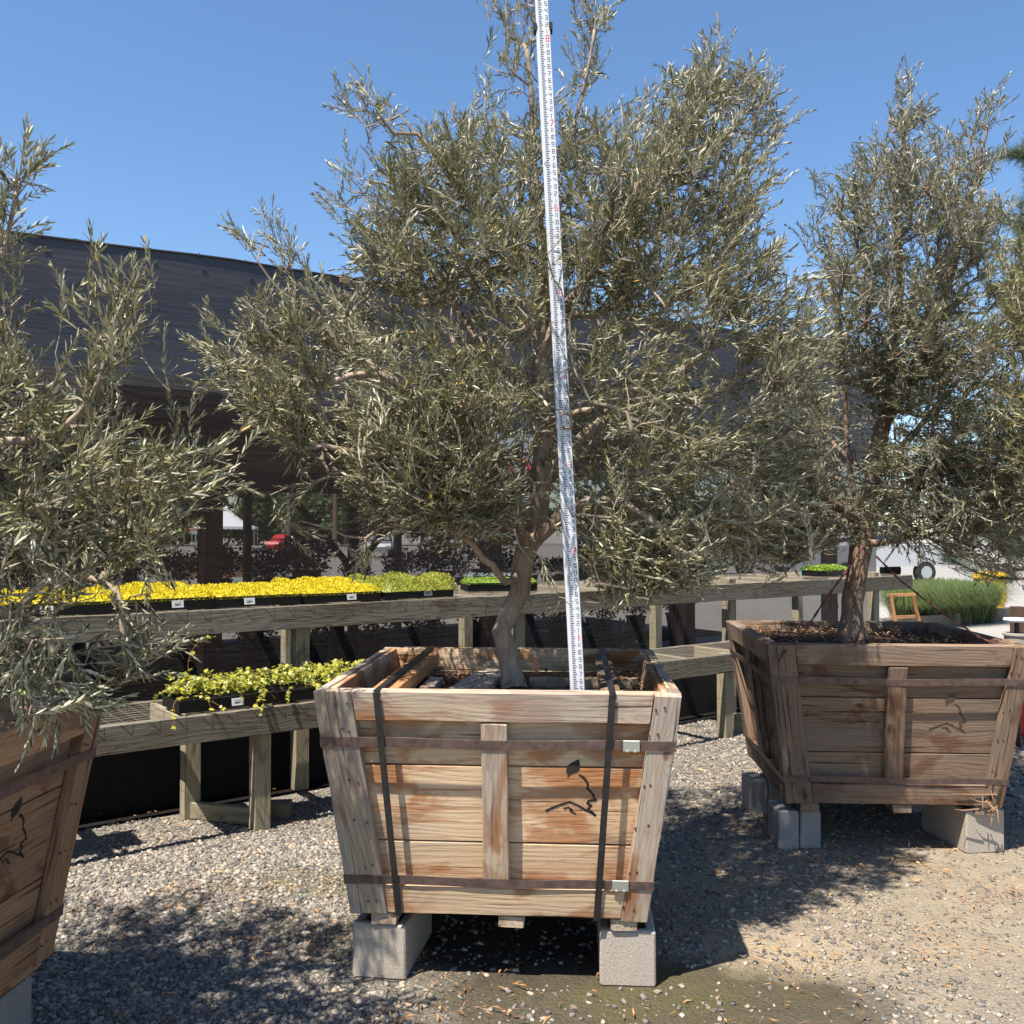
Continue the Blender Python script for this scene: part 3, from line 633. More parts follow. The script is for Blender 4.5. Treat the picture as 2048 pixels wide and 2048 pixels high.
# ------------------------------------------------------------------ olive trees
def leaves(B, D, Nn, Ln, Wd, tint, name, matr, parent):
    n = len(B); D = D / np.linalg.norm(D, axis=1)[:, None]; Nn = Nn - D * (Nn * D).sum(1)[:, None]; Nn /= np.linalg.norm(Nn, axis=1)[:, None] + 1e-9
    S = np.cross(D, Nn); L = Ln[:, None]; W = Wd[:, None]; c = (rng.normal(.10, .12, n))[:, None]
    def st(t, wv, h): return B + D * L * t + Nn * L * (c * t * t * h)
    m1 = st(.30, 1, 1); m2 = st(.70, 1, 1); tip = st(1, 1, 1); fold = .35
    V = np.stack([B, m1 - S * W + Nn * W * fold, m1, m1 + S * W + Nn * W * fold, m2 - S * W * .85 + Nn * W * fold * .8, m2, m2 + S * W * .85 + Nn * W * fold * .8, tip], 1)
    k = (np.arange(n) * 8)[:, None]
    Q = np.concatenate([k + np.array([[1, 2, 5, 4]]), k + np.array([[2, 3, 6, 5]])])
    T = np.concatenate([k + np.array([[0, 2, 1]]), k + np.array([[0, 3, 2]]), k + np.array([[4, 5, 7]]), k + np.array([[5, 6, 7]])])
    return np_mesh(name, V, Q, T, matr, parent, attr=np.repeat(tint, 8), smooth=True)
class Tree:
    def __init__(s, limbs, rbase, seed):
        s.r = random.Random(seed); s.pos = []; s.par = []; s.fix = []
        for L_ in limbs:
            pts = [Vector(p) for p in L_]
            start = -1
            if s.pos:
                P = np.array(s.pos); start = int(np.argmin(((P - np.array(pts[0])) ** 2).sum(1)))
            prev = start
            dense = []
            for i in range(len(pts) - 1):
                p0 = pts[max(i - 1, 0)]; p1 = pts[i]; p2 = pts[i + 1]; p3 = pts[min(i + 2, len(pts) - 1)]
                n = max(1, int((p2 - p1).length / .05))
                for j in range(n):
                    t = j / n; dense.append(.5 * ((2 * p1) + (p2 - p0) * t + (2 * p0 - 5 * p1 + 4 * p2 - p3) * t * t + (3 * p1 - p0 - 3 * p2 + p3) * t ** 3))
            dense.append(pts[-1])
            for i, p in enumerate(dense):
                if start >= 0 and i == 0: continue
                s.pos.append(tuple(p)); s.par.append(prev); prev = len(s.pos) - 1
        s.rbase = rbase
        s.tips = []
    def grow(s, targets, base_min=.25):
        """targets: list of (end point, direction, length)"""
        root = np.array(s.pos[0]); P = np.zeros((len(s.pos) + len(targets) * 14, 3)); P[:len(s.pos)] = s.pos; n = len(s.pos)
        plen = np.zeros(len(P))
        for i in range(n):
            if s.par[i] >= 0: plen[i] = plen[s.par[i]] + np.linalg.norm(P[i] - P[s.par[i]])
        ends = []
        for q in targets: ends.append((Vector(q[0]), Vector(q[1]).normalized(), q[2], q[3] if len(q) > 3 else None))
        ends.sort(key=lambda q: np.sqrt(((P[:n] - np.array(q[0] - q[1] * q[2])) ** 2).sum(1)).min())
        for e, d, L, th in ends:
            st = e - d * L; a = np.array(st)
            dv = a - P[:n]; ds = np.sqrt((dv ** 2).sum(1)); cost = ds * 1.0 + plen[:n] * .18 + np.where(plen[:n] < base_min, 5, 0) + np.maximum(0, P[:n, 2] - a[2]) * .5
            i = int(np.argmin(cost)); p0 = Vector(P[i]); k = max(1, min(10, int(ds[i] / .05)))
            prev = i; pp = s.par[i]
            tdir = (p0 - Vector(P[pp])).normalized() if pp >= 0 else Vector((0, 0, 1))
            dist = ds[i]; c1 = p0 + (tdir * .5 + Vector((0, 0, .25))) * dist * .35; c2 = st - d * dist * .35
            for j in range(1, k + 1):
                t = j / k; q = p0 * (1 - t) ** 3 + c1 * 3 * t * (1 - t) ** 2 + c2 * 3 * t * t * (1 - t) + st * t ** 3
                if j < k: q += Vector((s.r.gauss(0, .006), s.r.gauss(0, .006), s.r.gauss(0, .006)))
                P[n] = q; plen[n] = plen[prev] + .05; s.par.append(prev); prev = n; n += 1
            s.tips.append((prev, st, d, L, th))
        s.P = P[:n]; s.n = n
    def radii(s, rt=.0019):
        w = np.zeros(s.n)
        for nd, *_ in s.tips: w[nd] += 1
        for i in range(s.n - 1, -1, -1):
            pass
        order = sorted(range(s.n), key=lambda i: -i)
        for i in order:
            if s.par[i] >= 0: w[s.par[i]] += w[i]
        w = np.maximum(w, .3); r = rt * w ** .47; r *= 1; sc = s.rbase / r[0]
        k = np.clip((r / r[0]), 0, 1); s.rad = r * (1 + (sc - 1) * k ** 1.9); return s.rad
    def mesh(s, root, loc, thick=.011, bark='bark', flare=True):
        kids = [[] for _ in range(s.n)]
        for i in range(s.n):
            if s.par[i] >= 0: kids[s.par[i]].append(i)
        big, small = MB(), MB(); lv = Vector(loc)
        stack = [(0, None)]
        while stack:
            i, frm = stack.pop(); chain = ([frm] if frm is not None else []) + [i]
            while kids[chain[-1]]:
                ks = sorted(kids[chain[-1]], key=lambda q: -s.rad[q]); chain.append(ks[0])
                for o in ks[1:]: stack.append((o, chain[-2]))
            if len(chain) < 2: continue
            pts = [Vector(s.P[j]) - lv for j in chain]; rs = [s.rad[j] for j in chain]
            if frm is not None: rs[0] = rs[1]
            rm = max(rs)
            sides = 14 if rm > .02 else (7 if rm > .007 else (4 if rm > .003 else 3))
            mb = big if rm > thick else small
            if rm > .02:
                # thick limbs: fluted, lumpy section
                t0 = (pts[1] - pts[0]).normalized(); u = t0.orthogonal().normalized(); vs, fs = [], []
                for q, p in enumerate(pts):
                    t = (pts[min(q + 1, len(pts) - 1)] - pts[max(q - 1, 0)]).normalized(); u = (u - t * u.dot(t)).normalized(); v = t.cross(u)
                    fl = 1 + (.55 * math.exp(-(p.z - pts[0].z) / .05) if (flare and frm is None) else 0)
                    for k in range(sides):
                        a = 2 * math.pi * k / sides
                        lump = 1 + .10 * math.sin(3 * a + q * .35) + .06 * math.sin(5 * a - q * .22) + .22 * noise.noise(Vector((math.cos(a) * 1.2, math.sin(a) * 1.2, p.z * 9)))
                        if fl > 1.02: lump += (fl - 1) * .45 * math.sin(4 * a + .8)
                        vs.append(p + (u * math.cos(a) + v * math.sin(a)) * rs[q] * fl * lump)
                for q in range(len(pts) - 1):
                    for k in range(sides): k2 = (k + 1) % sides; fs.append((q * sides + k, q * sides + k2, (q + 1) * sides + k2, (q + 1) * sides + k))
                mb.add(vs, fs)
            else: tube(mb, pts, rs, sides, cap=False)
        big.build('trunk', M[bark], root, True); return small
    def foliage(s, root, loc, small, matr, leaf=(.024, .048), wid=.078, dens=1.0, side=3, avoid=None, droop=.25, face=True):
        B, D, Nn, Ln = [], [], [], []; r = s.r; lv = Vector(loc)
        def shoot(p, d, L, rt=.0016):
            k = max(3, int(L / .0155)); perp = d.orthogonal().normalized(); q = p.copy(); pts = [p - lv]; dd = d.copy()
            ph = r.uniform(0, 6.28); rate = Vector((r.gauss(0, .05), r.gauss(0, .05), -droop * .12 + r.gauss(0, .04) + .03))
            ok = True
            for j in range(k):
                dd = (dd + rate).normalized(); q = q + dd * (L / k); pts.append(q - lv)
                if avoid and avoid(q): ok = False; break
                perp = (perp - dd * perp.dot(dd)).normalized(); bi = dd.cross(perp)
                az = ph + (j % 2) * 1.57 + r.uniform(-.3, .3); t = j / k
                for sg in (0, math.pi):
                    if r.random() > dens: continue
                    pr = perp * math.cos(az + sg) + bi * math.sin(az + sg); a = r.uniform(.4, 1.0) * (1.0 - .45 * t)
                    ld = dd * math.cos(a) + pr * math.sin(a) + Vector((0, 0, -.10)); nn = dd * math.sin(a) - pr * math.cos(a) * 1.0 + Vector((0, 0, .25))
                    B.append(q - lv); D.append(ld); Nn.append(nn); Ln.append(r.uniform(*leaf) * (1 - .35 * t ** 3) * (.75 if t < .12 else 1))
            if ok:
                for _ in range(2):
                    B.append(q - lv); D.append(dd + Vector((r.gauss(0, .15), r.gauss(0, .15), r.gauss(0, .15)))); Nn.append(dd.orthogonal()); Ln.append(r.uniform(*leaf) * .6)
            if len(pts) > 1: tube(small, pts, [rt * (1 - .5 * i / len(pts)) for i in range(len(pts))], 3, cap=False)
        for nd, st, d, L, th in s.tips:
            if avoid and avoid(st): continue
            shoot(st, d, L)
            # side shoots from the last stretch of the branch and along the shoot
            q = nd
            for m in range(side if th is None else th):
                f = r.random(); b = st + d * L * f * .6
                if r.random() < .55 and s.par[q] >= 0: q = s.par[q]; b = Vector(s.P[q])
                sd = (d * .8 + Vector((r.gauss(0, .6), r.gauss(0, .6), r.gauss(0, .5) + .15))).normalized()
                shoot(b, sd, L * r.uniform(.4, .8), .0013)
        B, D, Nn = (np.array([tuple(v) for v in A]) for A in (B, D, Nn)); Ln = np.array(Ln)
        Wd = Ln * wid * rng.uniform(.75, 1.25, len(Ln)); ti = rng.random(len(Ln))
        small.build('branches', M['twig'], root); leaves(B, D, Nn, Ln, Wd, ti, 'foliage', matr, root)
        print('leaves', root.name, len(Ln))
def targets(poly, n, d0, dh, ctr, seed, L=(.12, .26), clump=.0, up=.35, noff=0, cw=1.0, bbox=None):
    """ends of leafy shoots inside a crown volume whose outline is poly (photo pixels) and whose half depth is dh"""
    g = np.random.default_rng(seed); P = np.array(poly, float); lo, hi = P.min(0), P.max(0); out = []; r = random.Random(seed)
    cx, cy = ctr[0], ctr[1]; sx, sy = max(hi[0] - cx, cx - lo[0]), max(hi[1] - cy, cy - lo[1])
    while len(out) < n:
        q = g.uniform(lo, hi, (n * 2, 2)); q = q[inpoly(q, poly)]
        for a, b in q:
            rr = min(1, math.sqrt(((a - cx) / sx) ** 2 + ((b - cy) / sy) ** 2)); th = dh * math.sqrt(max(.04, 1 - rr * rr))
            z = g.uniform(-1, 1); z = math.copysign(abs(z) ** .7, z)
            p = px(a, b, d0 + z * th)
            if clump and noise.noise(p * 3.1 + Vector((noff, 0, 0))) < clump * g.uniform(-.2, 1) - .15: continue
            c = px(cx, cy + 120, d0); o = (p - c); o.normalize()
            d = (o * .8 + Vector((r.gauss(0, .38), r.gauss(0, .38), r.gauss(0, .3) + up))).normalized()
            out.append((p, d, r.uniform(*L)))
            if len(out) >= n: break
    return out
def spray(pts, d, n, seed, L=(.10, .2), sp=18, dd=.06, up=.5, thin=1):
    """shoots along an outstanding branch given as photo pixels"""
    r = random.Random(seed); out = []
    V = [px(x, y, d + (dd * i)) for i, (x, y) in enumerate(pts)]
    for i in range(n):
        t = r.random() ** .7 * (len(V) - 1); k = min(int(t), len(V) - 2); p = V[k].lerp(V[k + 1], t - k); dr = (V[k + 1] - V[k]).normalized()
        p += Vector((r.gauss(0, sp / F * d * .6), r.gauss(0, .04), r.gauss(0, sp / F * d * .6)))
        out.append((p, (dr + Vector((r.gauss(0, .3), r.gauss(0, .3), r.gauss(0, .2) + up))), r.uniform(*L), thin))
    out.append((V[-1], (V[-1] - V[-2]), L[1], thin)); out = [o for i, o in enumerate(out) if i % 3 != 1]; return out
def rodavoid(p):
    v = p - RODB; s = v.dot(RODU)
    if p.y > 3.37: return False
    # the rod stands in a gap that was opened through the leaves
    f = 3.352 / max(p.y, .5); X = p.x * f; Z = H + (p.z - H) * f
    s = (Z - RODB.z) / RODU.z; cxr = RODB.x + RODU.x * s
    if abs(X - cxr) > .055: return False
    if 5.15 * .3048 < s < 5.85 * .3048: return abs(math.sin(p.x * 157 + p.z * 61)) < .35
    if 1.35 * .3048 < s < 1.55 * .3048 or 7.7 * .3048 < s < 7.95 * .3048: return abs(X - cxr) < .018
    return True
def chain(pp): return [px(*q) for q in pp]

# --- the middle tree
loc = px(1025, 1362, 3.87); loc.z = .90
limbs = [chain([(1028, 1385, 3.87), (1025, 1350, 3.87), (1016, 1309, 3.87), (1003, 1262, 3.87), (1019, 1226, 3.88), (1040, 1183, 3.9), (1043, 1135, 3.9), (1052, 1103, 3.92), (1068, 1060, 3.95), (1082, 960, 3.95), (1087, 850, 3.93), (1080, 700, 3.95), (1088, 560, 3.95), (1078, 440, 3.9), (1066, 300, 3.9), (1060, 150, 3.88), (1040, 20, 3.86), (1030, -80, 3.85)]),
         chain([(1068, 1060, 3.95), (1010, 965, 3.85), (958, 903, 3.8), (869, 827, 3.7), (770, 750, 3.62), (678, 694, 3.58), (640, 630, 3.56), (560, 580, 3.55), (500, 500, 3.52)]),
         chain([(1087, 850, 3.93), (1000, 740, 4.1), (900, 600, 4.2), (820, 450, 4.2), (770, 300, 4.15)]),
         chain([(1082, 960, 3.95), (1180, 860, 4.05), (1300, 780, 4.1), (1420, 700, 4.1), (1530, 640, 4.1)]),
         chain([(1080, 700, 3.95), (1150, 590, 3.95), (1200, 500, 3.9), (1310, 320, 3.88), (1400, 180, 3.88)]),
         chain([(1060, 1090, 3.93), (1160, 1010, 3.6), (1250, 1010, 3.45), (1340, 1070, 3.38)]),
         chain([(1060, 1080, 3.93), (950, 1010, 3.5), (850, 965, 3.4), (740, 965, 3.35)]),
         chain([(1087, 850, 3.93), (1180, 750, 4.4), (1300, 600, 4.6)]),
         chain([(1078, 440, 3.9), (1140, 280, 3.9), (1185, 90, 3.86), (1195, -60, 3.85)]),
         chain([(1088, 560, 3.95), (960, 430, 3.7), (880, 320, 3.6), (800, 230, 3.6)]),
         chain([(1087, 850, 3.93), (1190, 820, 3.6), (1330, 860, 3.35), (1450, 900, 3.3)]),
         chain([(1043, 1150, 3.9), (1010, 1165, 3.78), (985, 1130, 3.72), (965, 1118, 3.70)])]
root = empty('olive_tree', loc, 0, 'tall grey-green olive tree in the middle box, its crown round the white rod', 'olive tree', 'boxed olive trees')
T1 = Tree(limbs, .041, 3)
polyC = [(975, 60), (1010, 190), (1160, 190), (1220, 230), (1300, 190), (1380, 110), (1500, 100), (1570, 180), (1560, 320), (1550, 400), (1590, 470), (1660, 560), (1690, 700), (1680, 900), (1640, 1050), (1560, 1110), (1450, 1120), (1300, 1110), (1180, 1090), (1090, 1110), (1030, 1060), (900, 1100), (780, 1080), (690, 1030), (640, 930), (580, 860), (560, 760), (600, 700), (640, 600), (680, 480), (720, 400), (760, 300), (840, 220), (960, 180)]
tg = targets(polyC, 1650, 3.95, .95, (1120, 640), 21, clump=.22, L=(.09, .20))
polyL = [(370, 590), (470, 560), (560, 560), (640, 600), (620, 700), (600, 860), (620, 960), (540, 900), (470, 860), (440, 800), (400, 770), (430, 700), (350, 690)]
tg += targets([(770, 290), (860, 215), (1000, 205), (1070, 260), (1075, 600), (740, 600), (700, 470)], 170, 3.72, .42, (930, 420), 25, L=(.09, .19), up=.35)
tg += targets([(1090, 240), (1300, 230), (1420, 180), (1500, 300), (1520, 600), (1100, 620)], 190, 3.72, .4, (1280, 420), 26, L=(.09, .19), up=.35)
tg += targets([(700, 800), (860, 740), (1040, 760), (1060, 900), (1050, 1040), (900, 1080), (760, 1060), (690, 950)], 170, 3.42, .22, (880, 900), 24, L=(.10, .2), up=.2)
tg += targets(polyL, 120, 3.55, .4, (640, 720), 22, L=(.10, .2), clump=.2, up=.15)
tg += spray([(640, 560), (540, 480), (450, 440)], 3.52, 22, 1, up=.6) + spray([(600, 500), (530, 420)], 3.55, 10, 2, up=.9)
tg += spray([(800, 240), (720, 190), (672, 135)], 3.6, 18, 3, up=.7, sp=12) + spray([(740, 200), (765, 150)], 3.6, 6, 31, up=1, sp=8) + spray([(770, 400), (700, 340), (665, 305)], 3.65, 12, 4, sp=10, up=.4) + spray([(700, 420), (640, 395)], 3.6, 8, 5, sp=10)
tg += spray([(1030, 150), (1000, 20), (975, -60)], 3.86, 34, 6, sp=28, up=.8) + spray([(1075, 160), (1060, 0), (1050, -90)], 3.9, 22, 61, sp=20, up=.8)
tg += spray([(1160, 150), (1185, 20), (1180, -80)], 3.86, 34, 7, sp=34, up=.8) + spray([(1130, 180), (1200, 110)], 3.86, 12, 71, sp=16, up=.6) + spray([(1190, 280), (1260, 190)], 3.8, 7, 72, sp=8, up=.2)
tg += spray([(1340, 240), (1420, 100), (1420, 65)], 3.88, 24, 8, sp=26, up=.9) + spray([(1450, 240), (1560, 130)], 3.88, 20, 9, sp=22, up=.8) + spray([(1500, 300), (1580, 210)], 3.88, 14, 10, sp=16) + spray([(1500, 400), (1560, 340)], 3.9, 12, 11, sp=16)
tg += targets([(1120, 1040), (1440, 1020), (1440, 1150), (1330, 1180), (1240, 1180), (1150, 1110)], 110, 3.5, .3, (1280, 1080), 28, L=(.1, .2), up=-.15)
tg += spray([(1200, 1060), (1300, 1120), (1400, 1140)], 3.3, 40, 12, sp=30, up=-.2) + spray([(1150, 1110), (1230, 1180), (1240, 1230)], 3.35, 20, 13, sp=22, up=-.3) + spray([(1080, 1130), (1120, 1200), (1125, 1230)], 3.32, 5, 14, sp=6, up=-.8, L=(.06, .1))
tg += spray([(760, 1060), (720, 1120), (700, 1150)], 3.5, 8, 15, sp=14, up=-.3) + spray([(620, 960), (560, 1040), (640, 1100)], 3.5, 12, 16, sp=14, up=-.2) + spray([(560, 800), (440, 740), (390, 780)], 3.5, 14, 17, sp=12, up=-.1)
T1.grow(tg, .42); T1.radii(); sm = T1.mesh(root, loc)
T1.foliage(root, loc, sm, M['leaf'], avoid=rodavoid, side=4)
# --- the right tree
loc = px(1705, 1285, 5.15); loc.z = .97
limbs = [chain([(1706, 1285, 5.15), (1703, 1250, 5.15), (1707, 1200, 5.15), (1718, 1130, 5.15), (1728, 1060, 5.15), (1745, 960, 5.15), (1765, 850, 5.15), (1790, 700, 5.15), (1800, 560, 5.15), (1790, 400, 5.12), (1810, 250, 5.1), (1828, 150, 5.1)]),
         chain([(1728, 1060, 5.15), (1700, 940, 5.2), (1690, 800, 5.25), (1680, 640, 5.2), (1660, 480, 5.2)]),
         chain([(1765, 850, 5.15), (1850, 720, 5.1), (1900, 560, 5.05), (1940, 400, 5.0), (1975, 260, 5.0)]),
         chain([(1735, 1040, 5.15), (1830, 960, 4.9), (1930, 930, 4.7), (2040, 940, 4.6)]),
         chain([(1728, 1050, 5.15), (1630, 990, 5.0), (1540, 990, 4.9), (1470, 1030, 4.8)]),
         chain([(1745, 960, 5.15), (1800, 900, 5.5), (1900, 780, 5.7), (2000, 650, 5.7)]),
         chain([(1745, 960, 5.15), (1640, 860, 5.5), (1560, 760, 5.6)])]
root = empty('olive_tree', loc, 0, 'grey-green olive tree growing from the darker brown box at the right', 'olive tree', 'boxed olive trees')
T2 = Tree(limbs, .056, 5)
polyR = [(1810, 200), (1850, 190), (1890, 260), (1960, 230), (1990, 260), (1960, 340), (2030, 400), (2110, 430), (2150, 700), (2120, 1090), (2030, 1140), (1900, 1125), (1800, 1100), (1700, 1080), (1620, 1080), (1520, 1130), (1430, 1130), (1420, 950), (1500, 820), (1560, 700), (1620, 560), (1640, 420), (1690, 300), (1750, 240)]
tg = targets(polyR, 1250, 5.15, .95, (1790, 700), 41, clump=.25, L=(.09, .20), noff=7)
tg += targets([(1700, 340), (1800, 260), (1930, 330), (2010, 460), (1980, 800), (1650, 780), (1640, 520)], 300, 4.9, .4, (1820, 520), 27, L=(.09, .19), up=.35)
tg += spray([(1790, 260), (1830, 130)], 5.1, 24, 42, sp=22, up=.8) + spray([(1920, 300), (2000, 165)], 5.0, 26, 43, sp=22, up=.5) + spray([(1930, 380), (2020, 270)], 5.0, 18, 44, sp=16, up=.3) + spray([(1700, 420), (1622, 330)], 5.2, 14, 45, sp=14, up=.7)
tg += targets([(1780, 880), (2080, 860), (2100, 1110), (1800, 1090)], 130, 4.9, .25, (1930, 980), 83, L=(.09, .2), up=.1)
tg += targets([(1400, 900), (1660, 860), (1680, 1090), (1560, 1130), (1420, 1130)], 150, 4.85, .3, (1540, 1010), 84, L=(.09, .2), up=0)
tg += spray([(1850, 1060), (1960, 1110), (2040, 1140)], 4.75, 46, 81, sp=34, up=-.1)
tg += spray([(1640, 520), (1610, 430)], 5.1, 10, 46, sp=14, up=.7) + spray([(1540, 1020), (1440, 1090), (1420, 1130)], 4.8, 30, 47, sp=26, up=-.3) + spray([(1800, 1040), (1850, 1110), (1860, 1140)], 4.9, 18, 48, sp=20, up=-.4) + spray([(1640, 1060), (1600, 1120)], 4.9, 14, 49, sp=20, up=-.4)
T2.grow(tg, .5); T2.radii(); sm = T2.mesh(root, loc, bark='bark_dark')
T2.foliage(root, loc, sm, M['leaf_r'], side=4)
# --- the left tree, trunk outside the picture
loc = Vector((LC[0], LC[1], .92))
def W(x, y, z): return Vector((x, y, z))
limbs = [[W(-2.03, 2.585, .9), W(-2.02, 2.59, 1.1), W(-2.0, 2.6, 1.4), W(-2.0, 2.6, 1.8), W(-1.95, 2.6, 2.3), W(-1.9, 2.6, 2.9), W(-1.9, 2.6, 3.3)],
         [W(-2.0, 2.6, 1.4), W(-1.75, 2.65, 1.5), px(-20, 1130, 2.75), px(110, 1145, 2.75), px(230, 1180, 2.75), px(245, 1290, 2.72), px(260, 1360, 2.7)],
         [W(-2.0, 2.6, 1.7), W(-1.7, 2.65, 1.85), px(60, 880, 2.75), px(180, 800, 2.75), px(230, 640, 2.75), px(270, 540, 2.75)],
         [W(-2.0, 2.6, 1.9), W(-1.7, 2.7, 2.2), px(-20, 560, 2.8), px(30, 400, 2.8), px(50, 260, 2.8)],
         [W(-2.0, 2.6, 1.5), W(-1.7, 2.55, 1.5), px(-40, 1210, 2.6), px(100, 1260, 2.5), px(90, 1400, 2.45), px(110, 1480, 2.4)],
         [W(-2.0, 2.6, 1.6), W(-1.7, 2.7, 1.65), px(100, 1010, 2.85), px(260, 990, 2.85), px(390, 900, 2.85)],
         [W(-2.0, 2.6, 1.9), W(-2.3, 2.6, 2.3), W(-2.6, 2.6, 2.8)], [W(-2.0, 2.6, 1.6), W(-2.4, 2.7, 1.9), W(-2.8, 2.8, 2.1)]]
root = empty('olive_tree', loc, 0, 'leafy olive tree reaching in from the left edge, twigs drooping over its box', 'olive tree', 'boxed olive trees')
T3 = Tree(limbs, .05, 8)
polyA = [(-250, 500), (-50, 330), (0, 360), (30, 430), (40, 520), (50, 640), (90, 740), (200, 820), (290, 800), (380, 870), (420, 960), (380, 1060), (350, 1110), (200, 1105), (0, 1115), (-250, 1120)]
tg = targets(polyA, 300, 2.72, .62, (-60, 900), 51, clump=.7, L=(.10, .22), up=.35, noff=3)
tg += targets([(-250, 1230), (120, 1230), (190, 1290), (150, 1330), (60, 1350), (-250, 1340)], 46, 2.7, .4, (-50, 1280), 66, L=(.1, .2), up=-.1)
tg += [q + (1,) for q in targets([(130, 540), (200, 500), (300, 520), (310, 640), (290, 760), (180, 780), (140, 700)], 30, 2.75, .15, (200, 800), 52, L=(.12, .2), up=1.2)]
tg += spray([(190, 620), (180, 460)], 2.75, 7, 53, sp=10, up=1.2) + spray([(260, 640), (300, 490)], 2.75, 7, 54, sp=12, up=1.2) + spray([(10, 330), (20, 215)], 2.8, 10, 55, sp=18, up=.9) + spray([(50, 350), (100, 270)], 2.8, 9, 56, sp=14, up=.7) + spray([(340, 940), (375, 800)], 2.85, 12, 57, sp=14, up=1) + spray([(350, 960), (430, 900), (520, 850)], 2.85, 14, 58, sp=10, up=.3)
tg += spray([(240, 1200), (290, 1330), (350, 1300)], 2.7, 34, 59, sp=34, up=-.3) + spray([(90, 1300), (80, 1420), (90, 1500)], 2.42, 26, 60, sp=40, up=-.5) + spray([(100, 1350), (170, 1420), (240, 1430)], 2.4, 24, 61, sp=26, up=-.1) + spray([(300, 1000), (420, 960), (500, 970)], 2.85, 16, 62, sp=16, up=.1)
tg += spray([(20, 1180), (90, 1200), (160, 1120), (190, 1080)], 2.5, 22, 63, sp=24, up=.4)
r_ = random.Random(9)
for i in range(430):     # the part of the crown beyond the picture edge
    v = Vector((r_.gauss(0, 1), r_.gauss(0, 1), r_.gauss(0, 1))).normalized() * r_.random() ** .4; p = Vector((-2.2 + v.x * .9, 2.45 + v.y * .95, 2.35 + v.z * 1.15))
    if p.y > .6 and (p.x / p.y) < -.63: tg.append((p, v + Vector((0, 0, .4)), r_.uniform(.14, .26)))
T3.grow(tg, .4); T3.radii(); sm = T3.mesh(root, loc)
T3.foliage(root, loc, sm, M['leaf'], side=2, leaf=(.030, .052), wid=.085)
# --- a fourth olive at the right edge
loc = Vector((3.05, 4.75, 0))
limbs = [[W(3.05, 4.75, 0), W(3.04, 4.75, .8), W(3.0, 4.75, 1.5), W(2.95, 4.75, 2.2), W(2.9, 4.75, 3.0)], [W(3.0, 4.75, 1.5), px(2080, 800, 4.6), px(2010, 560, 4.5)], [W(3.0, 4.75, 1.3), px(2090, 960, 4.5), px(2000, 930, 4.4)]]
root = empty('olive_tree', loc, 0, 'paler yellowish olive foliage coming in at the right edge, trunk out of the picture', 'olive tree', 'boxed olive trees')
T4 = Tree(limbs, .05, 18)
tg = targets([(1990, 470), (2060, 420), (2250, 500), (2260, 1050), (2100, 1090), (2000, 1040), (1950, 900), (1975, 700)], 330, 4.65, .45, (2110, 760), 71, L=(.12, .24), up=.3)
T4.grow(tg, .6); T4.radii(); sm = T4.mesh(root, loc)
T4.foliage(root, loc, sm, M['leaf_y'], side=3)

# guy ropes on the right tree
def rope(pts, r, label, loops=None):
    mb = MB(); pts = [Vector(p) for p in pts]; o0 = pts[0]; P = []
    for i in range(41):
        t = i / 40 * (len(pts) - 1); k = min(int(t), len(pts) - 2); P.append(pts[k].lerp(pts[k + 1], t - k))
    for ph in (0, math.pi):
        tube(mb, [p - o0 + Vector((math.cos(i * 1.1 + ph), 0, math.sin(i * 1.1 + ph))) * r * .9 for i, p in enumerate(P)], r, 5)
    if loops:
        for L_ in loops: tube(mb, [Vector(q) - o0 for q in L_], r * .8, 5)
    o = mb.build('guy_rope', M['rope']); o.location = o0; tag(o, label, 'rope', 'ropes tying the right olive')
rope([px(1728, 1092, 5.03), px(1690, 1145, 4.95), px(1650, 1200, 4.85), px(1610, 1262, 4.75), px(1572, 1300, 4.62), px(1557, 1322, 4.56)], .0038, 'red twisted rope from the right olive trunk down to the left post of its box',
     [[px(1663, 1188, 4.86), px(1660, 1205, 4.85), px(1664, 1222, 4.85), px(1672, 1224, 4.85), px(1676, 1212, 4.85), px(1670, 1196, 4.86), px(1663, 1188, 4.86)]])
rope([px(1752, 1112, 5.05), px(1800, 1160, 4.98), px(1870, 1215, 4.85), px(1960, 1275, 4.7), px(2012, 1296, 4.6), px(2036, 1330, 4.56)], .0034, 'dark rope slanting from the right olive trunk down to the right post of its box')

